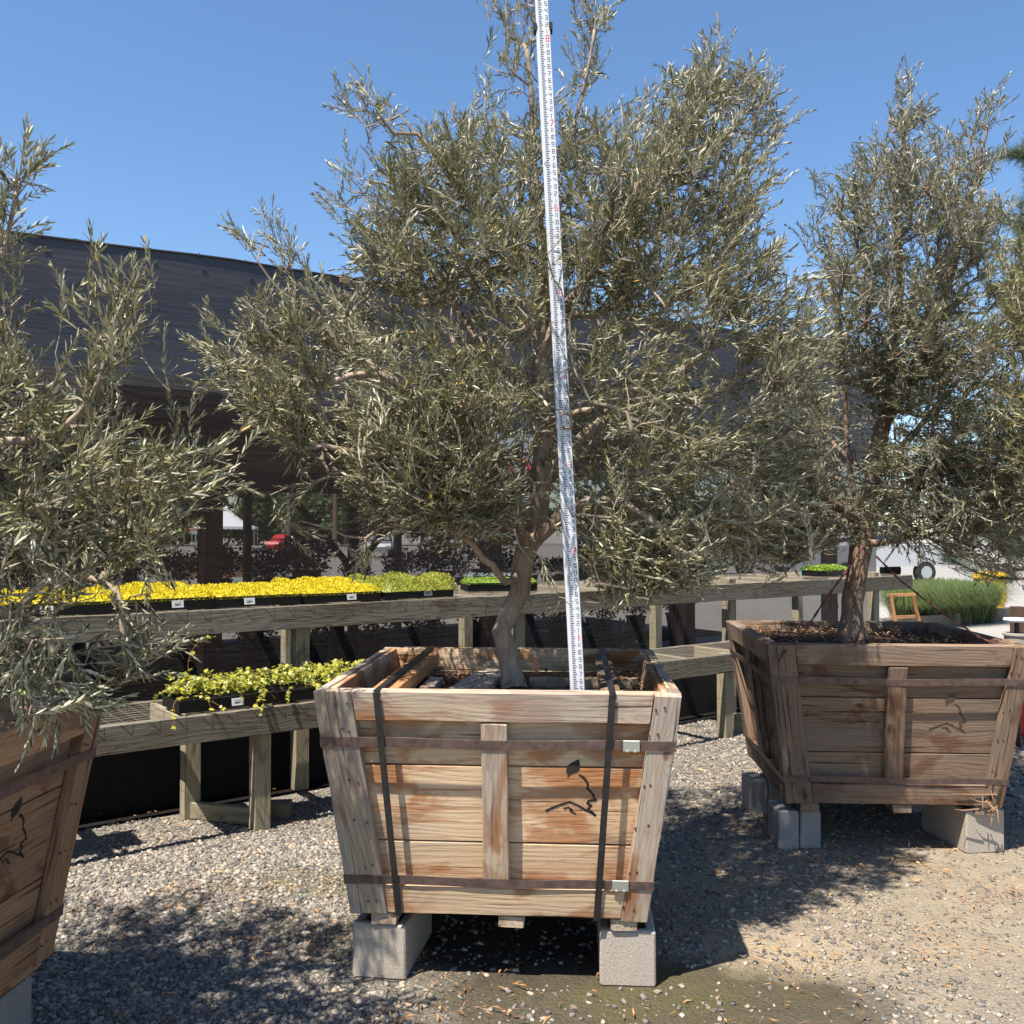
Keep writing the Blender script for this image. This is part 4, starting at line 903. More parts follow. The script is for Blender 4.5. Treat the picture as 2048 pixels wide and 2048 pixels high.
# ------------------------------------------------------------------ two-tier bench
O0 = Vector((-1.98, 4.51, 0)); DB = Vector((.8, .6, 0)); NB = Vector((-.6, .8, 0)); YAW = math.atan2(.6, .8)
def Bp(t, w_, z): return O0 + DB * t + NB * w_ + Vector((0, 0, z))
def bench(t0, t1, w0, w1, z, fl, rl, label, hb=.14, joist=.62):
    base = Bp(t0, w0, 0); root = empty('nursery_bench', base, YAW, label, 'bench', 'wooden nursery benches'); ln = t1 - t0; dw = w1 - w0
    k = 0; L0 = 0; cuts = [0] + [q for q in np.arange(2.1, ln - .8, 3.0)] + [ln]
    for a, b in zip(cuts[:-1], cuts[1:]):
        for y, nm in ((.019, 'front_beam'), (dw - .019, 'back_beam')):
            mb = MB(); beam(mb, (a + .001, y, z - hb / 2), (b - .001, y, z - hb / 2), .038, hb, jit=.002); mb.build(nm, M['bench'], root)
    for x in np.arange(.15, ln, joist):
        mb = MB(); beam(mb, (x, .040, z - .052), (x, dw - .040, z - .052), .038, .089, jit=.001); mb.build('crossbar', M['bench_leg'], root)
    for t in fl:
        mb = MB(); beam(mb, (t - t0, .083, 0), (t - t0, .083, z + (.045 if t > 5 and z > 1 else -.003)), .088, .088, up=(0, 1, 0), jit=.001); mb.build('leg', M['bench_leg'], root)
    for t in rl:
        mb = MB(); beam(mb, (t - t0, dw - .085, 0), (t - t0, dw - .085, z - .005), .088, .088, up=(0, 1, 0), jit=.001); mb.build('leg', M['bench_leg'], root)
    # wire netting, sagging between the joists
    mb = MB(); zz = z + .004
    nx = int(ln / .065); ny = max(4, int(dw / .065)); V, Q = [], []
    g = lambda x, y: zz - .010 * abs(math.sin(x / joist * math.pi)) + .004 * noise.noise(Vector((x * 3, y * 3, 0)))
    def wire(pts):
        b = len(V); r = .0007
        for p in pts: V.extend([(p[0] - r, p[1] - r, p[2]), (p[0] + r, p[1] + r, p[2]), (p[0], p[1], p[2] + 2 * r)])
        for i in range(len(pts) - 1):
            for k in range(3): Q.append((b + i * 3 + k, b + i * 3 + (k + 1) % 3, b + i * 3 + 3 + (k + 1) % 3, b + i * 3 + 3 + k))
    for j in range(ny + 1):
        y = j * dw / ny; wire([(x * ln / nx, y + (.008 if x % 2 else -.008), g(x * ln / nx, y)) for x in range(nx + 1)])
    for i in range(nx + 1):
        x = i * ln / nx; wire([(x, j * dw / ny, g(x, j * dw / ny)) for j in range(ny + 1)])
    o = np_mesh('wire_netting', V, Q, [], M['wire'], root)
    return root
bench(-2.2, 6.6, 0, .585, .655, (-1.1, .853, 2.7, 4.59, 6.2), (-1.3, .62, 2.4), 'low grey timber bench topped with wire netting, in front of the taller bench')
bench(-2.4, 8.15, .6, 1.9, 1.135, (-.5, 1.35, 3.03, 5.35, 7.55), (-.2, 1.77, 3.35, 5.6, 7.85), 'tall grey timber bench with wire netting, standing against the shade house')
mb = MB(); beam(mb, Bp(.853, .14, .05) - O0, Bp(.62, .47, .05) - O0, .04, .09); o = mb.build('brace_board', M['bench_leg']); o.location = O0; tag(o, 'short board on the gravel joining two legs of the low bench', 'board')
mb = MB(); box(mb, -.1, .1, -.05, .05, 0, .09, jit=.003); o = mb.build('wood_offcut', M['bench']); o.location = Bp(.98, .22, 0); tag(o, 'small wood offcut on the gravel beside the front bench leg', 'wood block')
mb = MB(); box(mb, -.06, .06, -.045, .045, 0, .14, jit=.003); o = mb.build('wood_offcut', M['bench_leg']); o.location = Bp(4.86, .14, 0); tag(o, 'pale timber stub standing next to the far leg of the low bench', 'wood block')

# ------------------------------------------------------------------ trays of plants
def tray_body(root, hgt=.06, lab=True, labx=.02):
    mb = MB(); L_, W_ = .535, .275
    for y in (-W_ / 2, W_ / 2): plank(mb, lambda s, a, b, y=y: Vector((-L_ / 2 + L_ * s, y * (1 - .05 * (1 - a) / 2) + b * .002, hgt * (a + 1) / 2)), L_, hgt, .004, seg=1, ch=.001, jit=0)
    for x in (-L_ / 2, L_ / 2): plank(mb, lambda s, a, b, x=x: Vector((x * (1 - .03 * (1 - a) / 2) + b * .002, -W_ / 2 + W_ * s, hgt * (a + 1) / 2)), W_, hgt, .004, seg=1, ch=.001, jit=0)
    box(mb, -L_ / 2 - .006, L_ / 2 + .006, -W_ / 2 - .008, -W_ / 2 + .003, hgt - .004, hgt + .004, ch=.001)
    box(mb, -L_ / 2 - .006, L_ / 2 + .006, W_ / 2 - .003, W_ / 2 + .008, hgt - .004, hgt + .004, ch=.001)
    box(mb, -L_ / 2 + .01, L_ / 2 - .01, -W_ / 2 + .01, W_ / 2 - .01, .001, hgt * .7, ch=.001)
    mb.build('tray', M['black'], root)
    if lab:
        mb = MB(); plank(mb, lambda s, a, b: Vector((labx + .065 * s, -W_ / 2 - .010 - .004 + b * .001 + a * .004, hgt * .55 + a * .019)), .065, .038, .002, seg=1, ch=.0004, jit=0)
        o = mb.build('label', M['white'], root)
        mb = MB()
        for q in range(3): plank(mb, lambda s, a, b, q=q: Vector((labx + .015 + (.035 - .006 * q) * s, -W_ / 2 - .0155 + b * .0006 - .001, hgt * .55 + .006 - q * .007 + a * .0012)), .03, .0024, .001, seg=1, ch=.0002, jit=0)
        mb.build('print', M['mark_black'], o)
def mound(root, matr, n, h, sz, name='plants', L_=.54, W_=.29, hf=None, base=.05):
    q = np.stack([rng.uniform(-L_ / 2, L_ / 2, n), rng.uniform(-W_ / 2, W_ / 2, n)], -1)
    e = np.minimum(1, np.minimum((L_ / 2 - np.abs(q[:, 0])), (W_ / 2 - np.abs(q[:, 1]))) / .045)
    hh = h * .8 * (1 - (1 - e) ** 2) * (.8 + .6 * (vnoise(np.c_[q, np.zeros(n)], 7, 5 + n * .1) + .25)) if hf is None else hf(q, e)
    z = base + hh * rng.uniform(.72, 1.0, n)
    P = np.c_[q, z]; D = rng.normal(0, .55, (n, 3)); D[:, 2] = np.abs(D[:, 2]) + .5; Nn = rng.normal(0, 1, (n, 3)); Nn[:, 2] += .6
    D[:, :2] += q / .3 * (1 - e)[:, None] * 1.5
    Ln = rng.uniform(.6, 1.3, n) * sz; o = leaves(P, D, Nn, Ln, Ln * .3, rng.random(n), name, matr, root); o['kind'] = 'stuff'
    # dark soil core under the leaves
    m = 14; vs, fs = [], []
    for i in range(m):
        for j in range(m // 2 + 1):
            x = (-1 + 2 * i / (m - 1)); y = (-1 + 2 * j / (m // 2)); ee = min(1, min((1 - abs(x)) * L_ / 2, (1 - abs(y)) * W_ / 2) / .045); vs.append((x * L_ / 2 * .98, y * W_ / 2 * .98, base + h * .62 * (1 - (1 - ee) ** 2)))
    k = m // 2 + 1
    for i in range(m - 1):
        for j in range(m // 2): fs.append((i * k + j, (i + 1) * k + j, (i + 1) * k + j + 1, i * k + j + 1))
    mb = MB(); mb.add(vs, fs, tint=.3) if False else mb.add(vs, fs); mb.t = [.35] * len(mb.v); mb.build('plant_mat', matr, root, True)
def place(o, t, w_, z, rz=0): o.location = Bp(t, w_, z); o.rotation_euler = (0, 0, YAW + rz)
sed = empty('plant_tray', (0, 0, 0), 0, '', 'plant tray', 'black trays of bright yellow sedum on the tall bench'); tray_body(sed); mound(sed, M['sedum'], 5200, .065, .010)
sed2 = empty('plant_tray', (0, 0, 0), 0, '', 'plant tray', 'black trays of bright yellow sedum on the tall bench'); tray_body(sed2, labx=-.1); mound(sed2, M['sedum'], 5200, .08, .010)
sp_ = [(1.62, 'front'), (1.07, 'front'), (.52, 'front'), (-.03, 'front'), (-.58, 'front'), (-1.13, 'front'), (-1.68, 'front')]
words = ['nearest the green mound', 'second to the left of the green mound', 'third to the left of the green mound', 'fourth to the left of the green mound', 'fifth to the left of the green mound', 'sixth to the left of the green mound', 'at the left edge of the photo']
for i, (t, _) in enumerate(sp_):
    for row, wq in ((0, .765), (1, 1.075)):
        lab = ('front' if row == 0 else 'back') + ' row black tray of yellow sedum, ' + words[i]
        if i == 0 and row == 0: o = sed
        elif i == 0 and row == 1: o = sed2
        else: o = dup((sed, sed2)[(i + row) % 2])
        o['label'] = lab; o.scale = (1, 1, rnd.uniform(.92, 1.06)); place(o, t + rnd.uniform(-.01, .01), wq, 1.142 , rnd.uniform(-.02, .02))
gm = empty('plant_tray', (0, 0, 0), 0, 'black tray with a tall rounded mound of yellow-green sedum spilling over its edge', 'plant tray'); tray_body(gm); place(gm, 2.19, .78, 1.142)
mound(gm, M['sedum_g'], 7500, .11, .011, L_=.57, W_=.34)
gm2 = empty('plant_tray', (0, 0, 0), 0, 'tray of yellow-green sedum right behind the tall green mound', 'plant tray'); tray_body(gm2, lab=False); place(gm2, 2.17, 1.1, 1.142); mound(gm2, M['sedum_g'], 5000, .10, .011)
ft = empty('plant_tray', (0, 0, 0), 0, 'black tray of low green plants with tiny pale blue flowers by the trunk', 'plant tray'); tray_body(ft, lab=False); mound(ft, M['lime'], 4200, .05, .010, name='plants'); place(ft, 3.12, 1.03, 1.142, R(-22))
fl_ = np.stack([rng.uniform(-.26, .26, 260), rng.uniform(-.13, .13, 260), rng.uniform(.105, .13, 260)], -1); k = np.arange(260)[:, None] * 4; s_ = .0055
V = fl_[:, None, :] + np.array([(-s_, 0, 0), (0, -s_, .002), (s_, 0, 0), (0, s_, .002)])[None]; o = np_mesh('flowers', V, k + np.array([[0, 1, 2, 3]]), [], M['flower'], ft); o['kind'] = 'stuff'
lt = empty('plant_tray', (0, 0, 0), 0, 'tray of lime green seedlings at the far right end of the tall bench', 'plant tray'); tray_body(lt, lab=False); mound(lt, M['lime'], 3600, .05, .016); place(lt, 7.25, 1.0, 1.142, R(5))
# ivy
def ivy_leaves(n, root, matr, L_=.5, W_=.26, h=.12, sc=.017, extra=None):
    star = [(0, -.5), (.55, -.55), (.45, -.1), (1, .1), (.42, .3), (0, 1.05), (-.42, .3), (-1, .1), (-.45, -.1), (-.55, -.55)]
    V, Fc, T = [], [], []; vs, fs, tn = [], [], []
    pts = [(rnd.uniform(-L_ / 2, L_ / 2) * 1.04, rnd.uniform(-W_ / 2, W_ / 2) * 1.1) for _ in range(n)]
    items = []
    for x, y in pts:
        hh = h * (.55 + .8 * (noise.noise(Vector((x * 8, y * 8, n))) + .35)); items.append((Vector((x, y, .05 + hh * rnd.uniform(.35, 1.05))), rnd.random()))
    for e in extra or []: items.append(e)
    for p, t in items:
        s = sc * rnd.uniform(.55, 1.25); nz = Vector((rnd.gauss(0, .5), rnd.gauss(-.35, .5), 1)).normalized(); u = nz.orthogonal().normalized(); a = rnd.uniform(0, 6.28); v = nz.cross(u); u, v = u * math.cos(a) + v * math.sin(a), v * math.cos(a) - u * math.sin(a)
        b = len(vs); vs.append(p)
        for q, (sx, sy) in enumerate(star): vs.append(p + (u * sx + v * sy) * s + nz * s * (-.25 if q % 2 else -.05))
        for q in range(10): fs.append((b, b + 1 + q, b + 1 + (q + 1) % 10))
        tn += [t] * 11
    return np_mesh('ivy_leaves', [tuple(p) for p in vs], [], fs, matr, root, attr=tn)
def ivy(label, matr, t, w_, tall=False, n=420, rz=0, lab=True):
    root = empty('plant_tray', (0, 0, 0), 0, label, 'plant tray', 'black trays of trailing ivy on the low bench'); tray_body(root, lab=lab, labx=.0); ex = []; mb = MB()
    for i in range(16):
        x = rnd.uniform(-.27, .27); y = -.13 if i % 2 else rnd.uniform(-.12, .12); p = Vector((x, y, .08)); P = [p]; dr = Vector((rnd.gauss(0, .5), -1 if i % 2 else rnd.gauss(0, .4), .5))
        for k in range(9 if i % 3 else 13):
            dr.z -= .22; dr += Vector((rnd.gauss(0, .25), rnd.gauss(0, .2), 0)); P.append(P[-1] + dr.normalized() * .016)
            if rnd.random() < .5: ex.append((P[-1] + Vector((0, -.004, 0)), rnd.random()))
        tube(mb, P, .0011, 3)
    if tall:
        P = [Vector((-.12, -.02, .1))]
        for k, (dx, dz) in enumerate([(-.03, .03), (-.025, .035), (-.01, .04), (.0, .045), (.015, .04), (.02, .035), (.03, .03), (.035, .012), (.03, .0)]): P.append(P[-1] + Vector((dx, 0, dz))); ex.append((P[-1] + Vector((.008, 0, 0)), .9)); 
        tube(mb, P, .0016, 4)
    mb.build('stems', M['litter'], root); ivy_leaves(n, root, matr, extra=ex); place(root, t, w_, .663, rz); return root
ivy('left tray of yellow-green ivy on the low bench, with one long shoot standing up', M['ivy'], .68, .19, True, 900)
ivy('right tray of yellow-green ivy on the low bench, next to the middle box', M['ivy'], 1.24, .19, False, 900)
ivy('tray of greener ivy on the low bench behind the rim of the left box', M['ivy_green'], -.32, .24, False, 460)
ivy('far left tray of green ivy on the low bench, behind the left olive', M['ivy_green'], -.9, .24, False, 300)
for i, (t, w_, z, lb) in enumerate([(1.15, 1.25, 1.19, 'teal plant tag stuck in the yellow sedum near the big dark post'), (2.0, 1.2, 1.2, 'teal plant tag between the yellow sedum and the green mound'), (-.6, .75, 1.2, 'teal plant tag in the sedum behind the left olive'), (6.95, 1.1, 1.18, 'teal plant tag beside the lime green seedlings')]):
    mb = MB(); box(mb, -.008, .008, -.001, .001, 0, .085, ch=.0004); lathe(mb, [(.004, -.03), (.004, 0)], sides=6); o = mb.build('plant_tag', M['teal']); o.location = Bp(t, w_, z); o.rotation_euler = (R(8), 0, YAW); tag(o, lb, 'plant tag')

# ------------------------------------------------------------------ shade house
def shade_house():
    O = Bp(0, 2.0, 0); root = empty('shade_house', O, YAW, 'long timber shade house wrapped in dark shade cloth behind the benches', 'shade house')
    T0, TE = -6.0, 9.75
    top = lambda t: 3.510 + .0375 * t - .022 * abs(math.sin((t - 1.25) * math.pi / 2.5))
    n = 90; V, Q = [], []
    for i in range(n + 1):
        t = T0 + (TE - T0) * i / n
        for j in range(9):
            z = 2.02 + (top(t) - 2.02) * j / 8; V.append((t, -.10 + .02 * noise.noise(Vector((t * 1.1, z * 2, 0))) * (1 if j < 8 else .3), z + (.02 * math.sin(t * 5) ** 8 if j == 8 else 0)))
    for i in range(n):
        for j in range(8):
            if j < 2: continue
            Q.append((i * 9 + j, (i + 1) * 9 + j, (i + 1) * 9 + j + 1, i * 9 + j + 1))
    np_mesh('upper_shade_cloth', V, Q, [], M['cloth'], root, smooth=True)
    V, Q = [], []
    for i in range(n + 1):
        t = T0 + (9.5 - T0) * i / n
        for j in range(7): z = .08 + 2.5 * j / 6; V.append((t, -.13 + .015 * noise.noise(Vector((t * 2.1, z * 2, 4))), z))
    for i in range(n):
        for j in range(6): Q.append((i * 7 + j, (i + 1) * 7 + j, (i + 1) * 7 + j + 1, i * 7 + j + 1))
    np_mesh('lower_shade_cloth', V, Q, [], M['cloth_thin'], root, smooth=True)
    V, Q = [], []
    for i in range(n + 1):
        t = T0 + (TE - T0) * i / n
        for j in range(3): V.append((t, -.128 + .012 * noise.noise(Vector((t * 1.6, j, 7))), 2.43 + (.23 + .01 * math.sin(t * 2)) * j / 2))
    for i in range(n):
        for j in range(2): Q.append((i * 3 + j, (i + 1) * 3 + j, (i + 1) * 3 + j + 1, i * 3 + j + 1))
    np_mesh('cloth_hem', V, Q, [], cloth('shade_cloth_hem', (.088, .078, .076), .03, .05), root, smooth=True)
    mb = MB(); pts = [(T0 + (TE - T0) * i / 60, -.10, top(T0 + (TE - T0) * i / 60) + .005) for i in range(61)]; tube(mb, pts, .010, 5); 
    for i in range(46):
        t = T0 + .3 + i * .34; z = top(t); tube(mb, [(t, -.115, z - .03), (t + .01, -.118, z + .016), (t + .03, -.115, z - .015)], .004, 4)
    mb.build('cable', M['strap_black'], root)
    mb = MB(); box(mb, 2.21, 2.29, -.14, -.10, top(2.2) - .045, top(2.2) + .02, jit=.004); mb.build('cable_tie', M['crate_grey'], root)
    for a, b in ((T0, -1.25), (-1.25, 3.75), (3.75, 8.95)):
        mb = MB(); beam(mb, (a, 0, 2.36), (b - .004, 0, 2.36), .06, .20); mb.build('header_beam', M['shade_wood'], root)
        mb = MB(); beam(mb, (a, 6.62, 2.36), (b - .004, 6.62, 2.36), .05, .36); mb.build('header_beam', M['shade_wood'], root)
    for t in (-3.75, -1.25, 1.25, 3.75, 6.25, 8.75):
        for w_ in (0, 3.2, 6.5):
            mb = MB(); beam(mb, (t + (.0 if w_ == 0 else .3), w_ + (0.02 if w_ == 0 else 0), 0), (t + (.0 if w_ == 0 else .3), w_ + (.02 if w_ == 0 else 0), 2.255 if w_ != 3.2 else 2.44), .14 if w_ == 0 else .1, .14 if w_ == 0 else .1, up=(0, 1, 0)); mb.build('post', M['shade_wood'], root)
    for t in (-.95, 1.55, 4.05):
        for sg in (-1, 1):
            mb = MB(); beam(mb, (t + .055 * sg, 3.2, 1.2), (t + sg * .75, 3.2, 1.95), .05, .10, up=(0, 1, 0)); mb.build('knee_brace', M['shade_wood'], root)
    for i, t in enumerate(np.arange(-5.9, 9.3, .42)):
        mb = MB(); beam(mb, (t, .04, 2.49), (t, 6.5, 2.49), .038, .09, seg=3); mb.build('rafter', M['rafter'], root)
    V, Q = [], []
    mb = MB(); box(mb, T0, 9.4, -.05, 6.7, 2.545, 2.56, ch=.002); mb.build('roof_cover', M['shade_wood'], root)
    mb = MB(); tube(mb, [(1.0, 3.0, .0), (1.5, 3.05, 1.9)], .018, 8); tube(mb, [(-1.4, 3.0, .0), (-1.0, 3.05, 1.9)], .018, 8); mb.build('steel_strut', M['clip'], root)
shade_house()
# benches and potted shrubs inside the shade house
def shrub(root, matr, n=700, r=.2, h=.28, pot=True):
    if pot:
        mb = MB(); lathe(mb, [(.085, 0), (.11, .16), (.118, .16), (.118, .175), (.105, .175), (.10, .15)], sides=14); mb.build('pot', M['black'], root)
    v = rng.normal(0, 1, (n, 3)); v /= np.linalg.norm(v, axis=1)[:, None]; v *= (rng.random(n) ** .4)[:, None]; P = v * np.array([r, r, h / 2]) * (1 + .3 * vnoise(v, 2.5, r * 50))[:, None]; P[:, 2] += .17 + h / 2
    Ln = rng.uniform(.02, .05, n); o = leaves(P, v + rng.normal(0, .4, (n, 3)) + np.array([0, 0, .4]), rng.normal(0, 1, (n, 3)), Ln, Ln * .22, rng.random(n), 'foliage', matr, root)
for wi, (w0, zz) in enumerate(((3.0, .98), (4.9, .85))):
    O = Bp(-4.2, w0, 0); root = empty('display_bench', O, YAW, ('near' if wi == 0 else 'far') + ' dark timber bench of potted shrubs inside the shade house', 'bench')
    mb = MB(); box(mb, 0, 12.4, 0, .9, zz - .05, zz - .012); mb.build('bench_top', M['shade_wood'], root)
    mb = MB(); box(mb, 0, 12.4, -.04, -.002, zz - .14, zz + .02); mb.build('front_board', M['shade_wood'], root)
    for t in np.arange(.4, 12, 2.2):
        mb = MB(); beam(mb, (t, .08, 0), (t, .08, zz - .06), .09, .09, up=(0, 1, 0)); mb.build('leg', M['shade_wood'], root)
    mb = MB(); box(mb, 0, 12.4, .1, .9, .30, .33); mb.build('lower_shelf', M['shade_wood'], root)
sh = empty('potted_shrub', (0, 0, 0), 0, 'dark green potted shrub in the gloom inside the shade house', 'potted shrub', 'dark green shrubs inside the shade house'); shrub(sh, M['shrub'])
sp = []
for i in range(25): sp.append((-3.9 + i * .47, 3.35 + rnd.uniform(-.1, .15), .98))
for i in range(22): sp.append((-3.7 + i * .52, 5.2 + rnd.uniform(-.1, .2), .85))
for i in range(20): sp.append((-3.8 + i * .6, 3.5 + rnd.uniform(-.1, .1), .34))
for i, (t, w_, z) in enumerate(sp):
    o = sh if i == 0 else dup(sh)
    o['label'] = 'dark green potted shrub ' + ('on the near bench' if z > .9 else 'on the far bench' if z > .5 else 'on the low shelf') + ' inside the shade house'; o['group'] = 'dark shrubs ' + ('on the near bench' if z > .9 else 'on the far bench' if z > .5 else 'on the low shelf') + ' of the shade house'; place(o, t, w_, z, rnd.uniform(0, 6)); s = rnd.uniform(.75, 1.25); o.scale = (s, s, s * rnd.uniform(.8, 1.2))
gs = empty('potted_shrub', (0, 0, 0), 0, 'golden potted shrub seen through the cloth above the green sedum mound', 'potted shrub'); shrub(gs, M['shrub_y'], 600, .17, .36); place(gs, 2.45, 3.3, 1.0)
for i, (t, w_, z, lb) in enumerate(((1.0, 2.15, .0, 'leafy green plants low behind the tall bench, left'), (5.6, 2.2, .0, 'leafy green plants low behind the tall bench, right'))):
    o = empty('ground_shrub', (0, 0, 0), 0, lb, 'shrub'); shrub(o, M['shrub'], 1800, .5, .5, False); place(o, t, w_ + .3, z)
V, Q = [], []; n = 80
for i in range(n + 1):
    t = -6 + 11.8 * i / n
    for j in range(5): V.append(tuple(Bp(t, .83 + .02 * noise.noise(Vector((t * 2.3, j * .3, 2))) , .0 + (.585 + .01 * math.sin(t * 3)) * j / 4) - O0))
for i in range(n):
    for j in range(4): Q.append((i * 5 + j, (i + 1) * 5 + j, (i + 1) * 5 + j + 1, i * 5 + j + 1))
o = np_mesh('black_sheeting', V, Q, [], plain('black_sheeting', (.016, .014, .013), .7, 0, .2, .4, 8, .2), smooth=True); o.location = O0; tag(o, 'black sheeting hung low behind the low bench down to the gravel', 'sheeting')
# SLOW sign
def text(s, size, matr, parent, loc, name='lettering', ext=.002):
    cu = bpy.data.curves.new(name, 'FONT'); cu.body = s; cu.size = size; cu.align_x = 'CENTER'; cu.align_y = 'CENTER'; cu.extrude = ext; cu.offset = size * .02; cu.space_line = .85
    tmp = bpy.data.objects.new('tmp', cu); C.objects.link(tmp); bpy.context.view_layer.update()
    me = bpy.data.meshes.new_from_object(tmp.evaluated_get(bpy.context.evaluated_depsgraph_get())); bpy.data.objects.remove(tmp); me.materials.clear(); me.materials.append(matr)
    o = bpy.data.objects.new(name, me); C.objects.link(o); o.parent = parent; o.location = loc; o.rotation_euler = (R(90), 0, 0); return o
def sign(loc, rz, w_, h, body, size, label, post=None, cat='sign', tilt=0, mcol='mark_red', border=True):
    root = empty('sign', loc, rz, label, cat); root.rotation_euler = (0, tilt, rz)
    mb = MB(); box(mb, -w_ / 2, w_ / 2, -.004, .004, -h / 2, h / 2, ch=.002); mb.build('panel', M['white'], root)
    if border:
        mb = MB(); t = .012
        for a in ((-w_ / 2, -w_ / 2 + t, -h / 2, h / 2), (w_ / 2 - t, w_ / 2, -h / 2, h / 2), (-w_ / 2 + t, w_ / 2 - t, h / 2 - t, h / 2), (-w_ / 2 + t, w_ / 2 - t, -h / 2, -h / 2 + t)): box(mb, a[0], a[1], -.0065, -.0045, a[2], a[3], ch=.0005)
        mb.build('border', M['mark_black'], root)
    text(body, size, M[mcol], root, (0, -.006, 0))
    if post:
        mb = MB(); tube(mb, [(0, .03, -post), (0, .03, h / 2 - .05)], .028, 8); mb.build('sign_post', M['clip'], root)
    return root
p = px(1035, 935, 8.3); sign(p, YAW, .62, .62, 'SLOW', .21, 'white sign with big red SLOW lettering hanging behind the middle olive')

# ------------------------------------------------------------------ beyond the shade house
p = px(391, 1057, 40); sign(p, R(5), .48, .52, 'NO\nPARKING', .125, 'white NO PARKING sign on a post beyond the shade house', post=p.z - .0)
p = px(594, 1091, 45); sign(p, R(-8), .30, .70, 'P\nNO\nP', .17, 'narrow white parking sign leaning beside the red car', post=p.z, tilt=R(4), mcol='mark_black')
# paved lot
mb = MB(); mb.add([(-60, 24, .004), (60, 24, .004), (120, 140, .004), (-120, 140, .004)], [(0, 1, 2, 3)]); o = mb.build('parking_lot', M['asphalt_light']); tag(o, kind='structure', label='pale worn paved lot')
# tent
def tent(x, y, s, hgt, label):
    root = empty('canopy_tent', (x, y, 0), R(12), label, 'canopy tent'); V, Q = [], []; n = 16
    for i in range(n + 1):
        for j in range(n + 1):
            a, b = -1 + 2 * i / n, -1 + 2 * j / n; m_ = max(abs(a), abs(b)); V.append((a * s, b * s, 2.15 + (hgt - 2.15) * (1 - m_) ** 1.7))
    for i in range(n):
        for j in range(n): Q.append((i * (n + 1) + j, (i + 1) * (n + 1) + j, (i + 1) * (n + 1) + j + 1, i * (n + 1) + j + 1))
    np_mesh('canopy', V, Q, [], M['grate'], root, smooth=True)
    mb = MB()
    for q in range(4):
        a = q * math.pi / 2; c, s_2 = math.cos(a), math.sin(a); vs = []
        for k in range(25):
            u = -s + 2 * s * k / 24
            for z in (2.15, 1.93 - .06 * math.sin(k * 1.57) ** 2): vs.append((c * s - s_2 * u, s_2 * s + c * u, z))
        mb.add(vs, [(2 * k, 2 * k + 2, 2 * k + 3, 2 * k + 1) for k in range(24)])
    mb.build('valance', M['grate'], root)
    for a in (-1, 1):
        for b in (-1, 1):
            mb = MB(); tube(mb, [(a * s * .97, b * s * .97, 0), (a * s * .97, b * s * .97, 2.14)], .04, 6); mb.build('leg', M['clip'], root)
tent(-27.8, 92, 2.9, 4.2, 'white peaked canopy tent standing in the far lot')
# cars
def car(x, y, rz, colname, kind, label, s=1.0):
    root = empty('parked_car', (x, y, 0), rz, label, 'car', 'cars parked beyond the nursery')
    if kind == 'car': low = [(-2.2, .35), (-2.25, .7), (-2.1, .9), (-.9, .98), (2.0, .98), (2.2, .85), (2.25, .4)]; cab = [(-1.1, .97), (-.45, 1.42), (.9, 1.45), (1.75, 1.0)]
    elif kind == 'truck': low = [(-2.7, .5), (-2.75, .9), (-2.5, 1.12), (-1.3, 1.2), (2.6, 1.2), (2.7, 1.1), (2.7, .55)]; cab = [(-1.45, 1.19), (-.8, 1.85), (.55, 1.88), (.85, 1.2)]
    else: low = [(-2.5, .4), (-2.55, .9), (-2.3, 1.15), (-1.9, 1.25), (2.5, 1.25), (2.55, .6), (2.5, .4)]; cab = [(-1.9, 1.24), (-1.2, 2.05), (2.35, 2.1), (2.48, 1.24)]
    def ext(pr, w0, w1, m_, nm):
        mb = MB(); n = len(pr); zs = [z for _, z in pr]; z0, z1 = min(zs), max(zs); vs = []
        for sg in (-1, 1):
            for (a, z) in pr: ww = w0 + (w1 - w0) * (z - z0) / (z1 - z0); vs.append((a, sg * ww, z))
        mb.add(vs, [tuple(range(n)), tuple(range(2 * n - 1, n - 1, -1))] + [(i, n + i, n + (i + 1) % n, (i + 1) % n) for i in range(n)]); mb.build(nm, m_, root)
    ext(low, .88, .9, M[colname], 'body'); ext(cab, .85, .68, M[colname], 'cabin')
    c0 = Vector((sum(a for a, _ in cab) / 4, 0, sum(z for _, z in cab) / 4)); sc_ = [(c0.x + (a - c0.x) * .93, c0.z + (z - c0.z) * .72) for a, z in cab]
    ext([(a, z + .02) for a, z in sc_], .875, .745, M['glass'], 'window')
    for wx in (-1.45, 1.4):
        for sg in (-1, 1):
            mb = MB(); tube(mb, [(wx, sg * .72, .34), (wx, sg * .93, .34)], .34, 18); w2 = mb.build('wheel', M['tyre'], root)
            mb = MB(); tube(mb, [(wx, sg * .925, .34), (wx, sg * .94, .34)], .2, 12); mb.build('rim', M['clip'], w2)
    for sg in (-1, 1):
        mb = MB(); box(mb, low[1][0] - .03, low[1][0] + .08, sg * .72 - .12, sg * .72 + .12, low[1][1] - .06, low[1][1] + .08, ch=.01); mb.build('headlight', M['white'], root)
M['black_paint'] = plain('black_car_paint', (.02, .022, .025), .25); M['silver'] = plain('silver_car_paint', (.45, .46, .47), .3, .6)
car(-17.2, 72, R(85), 'red', 'car', 'red car parked far off beyond the shade house')
car(-13.2, 62, R(92), 'black_paint', 'truck', 'black pickup parked right of the red car'); car(-8.5, 60, R(95), 'silver', 'car', 'silver car parked right of the black pickup')
car(9.6, 36, R(20), 'white', 'car', 'white car seen between the middle and right olives'); car(11.3, 30, R(15), 'white', 'truck', 'white pickup behind the trunk of the right olive')
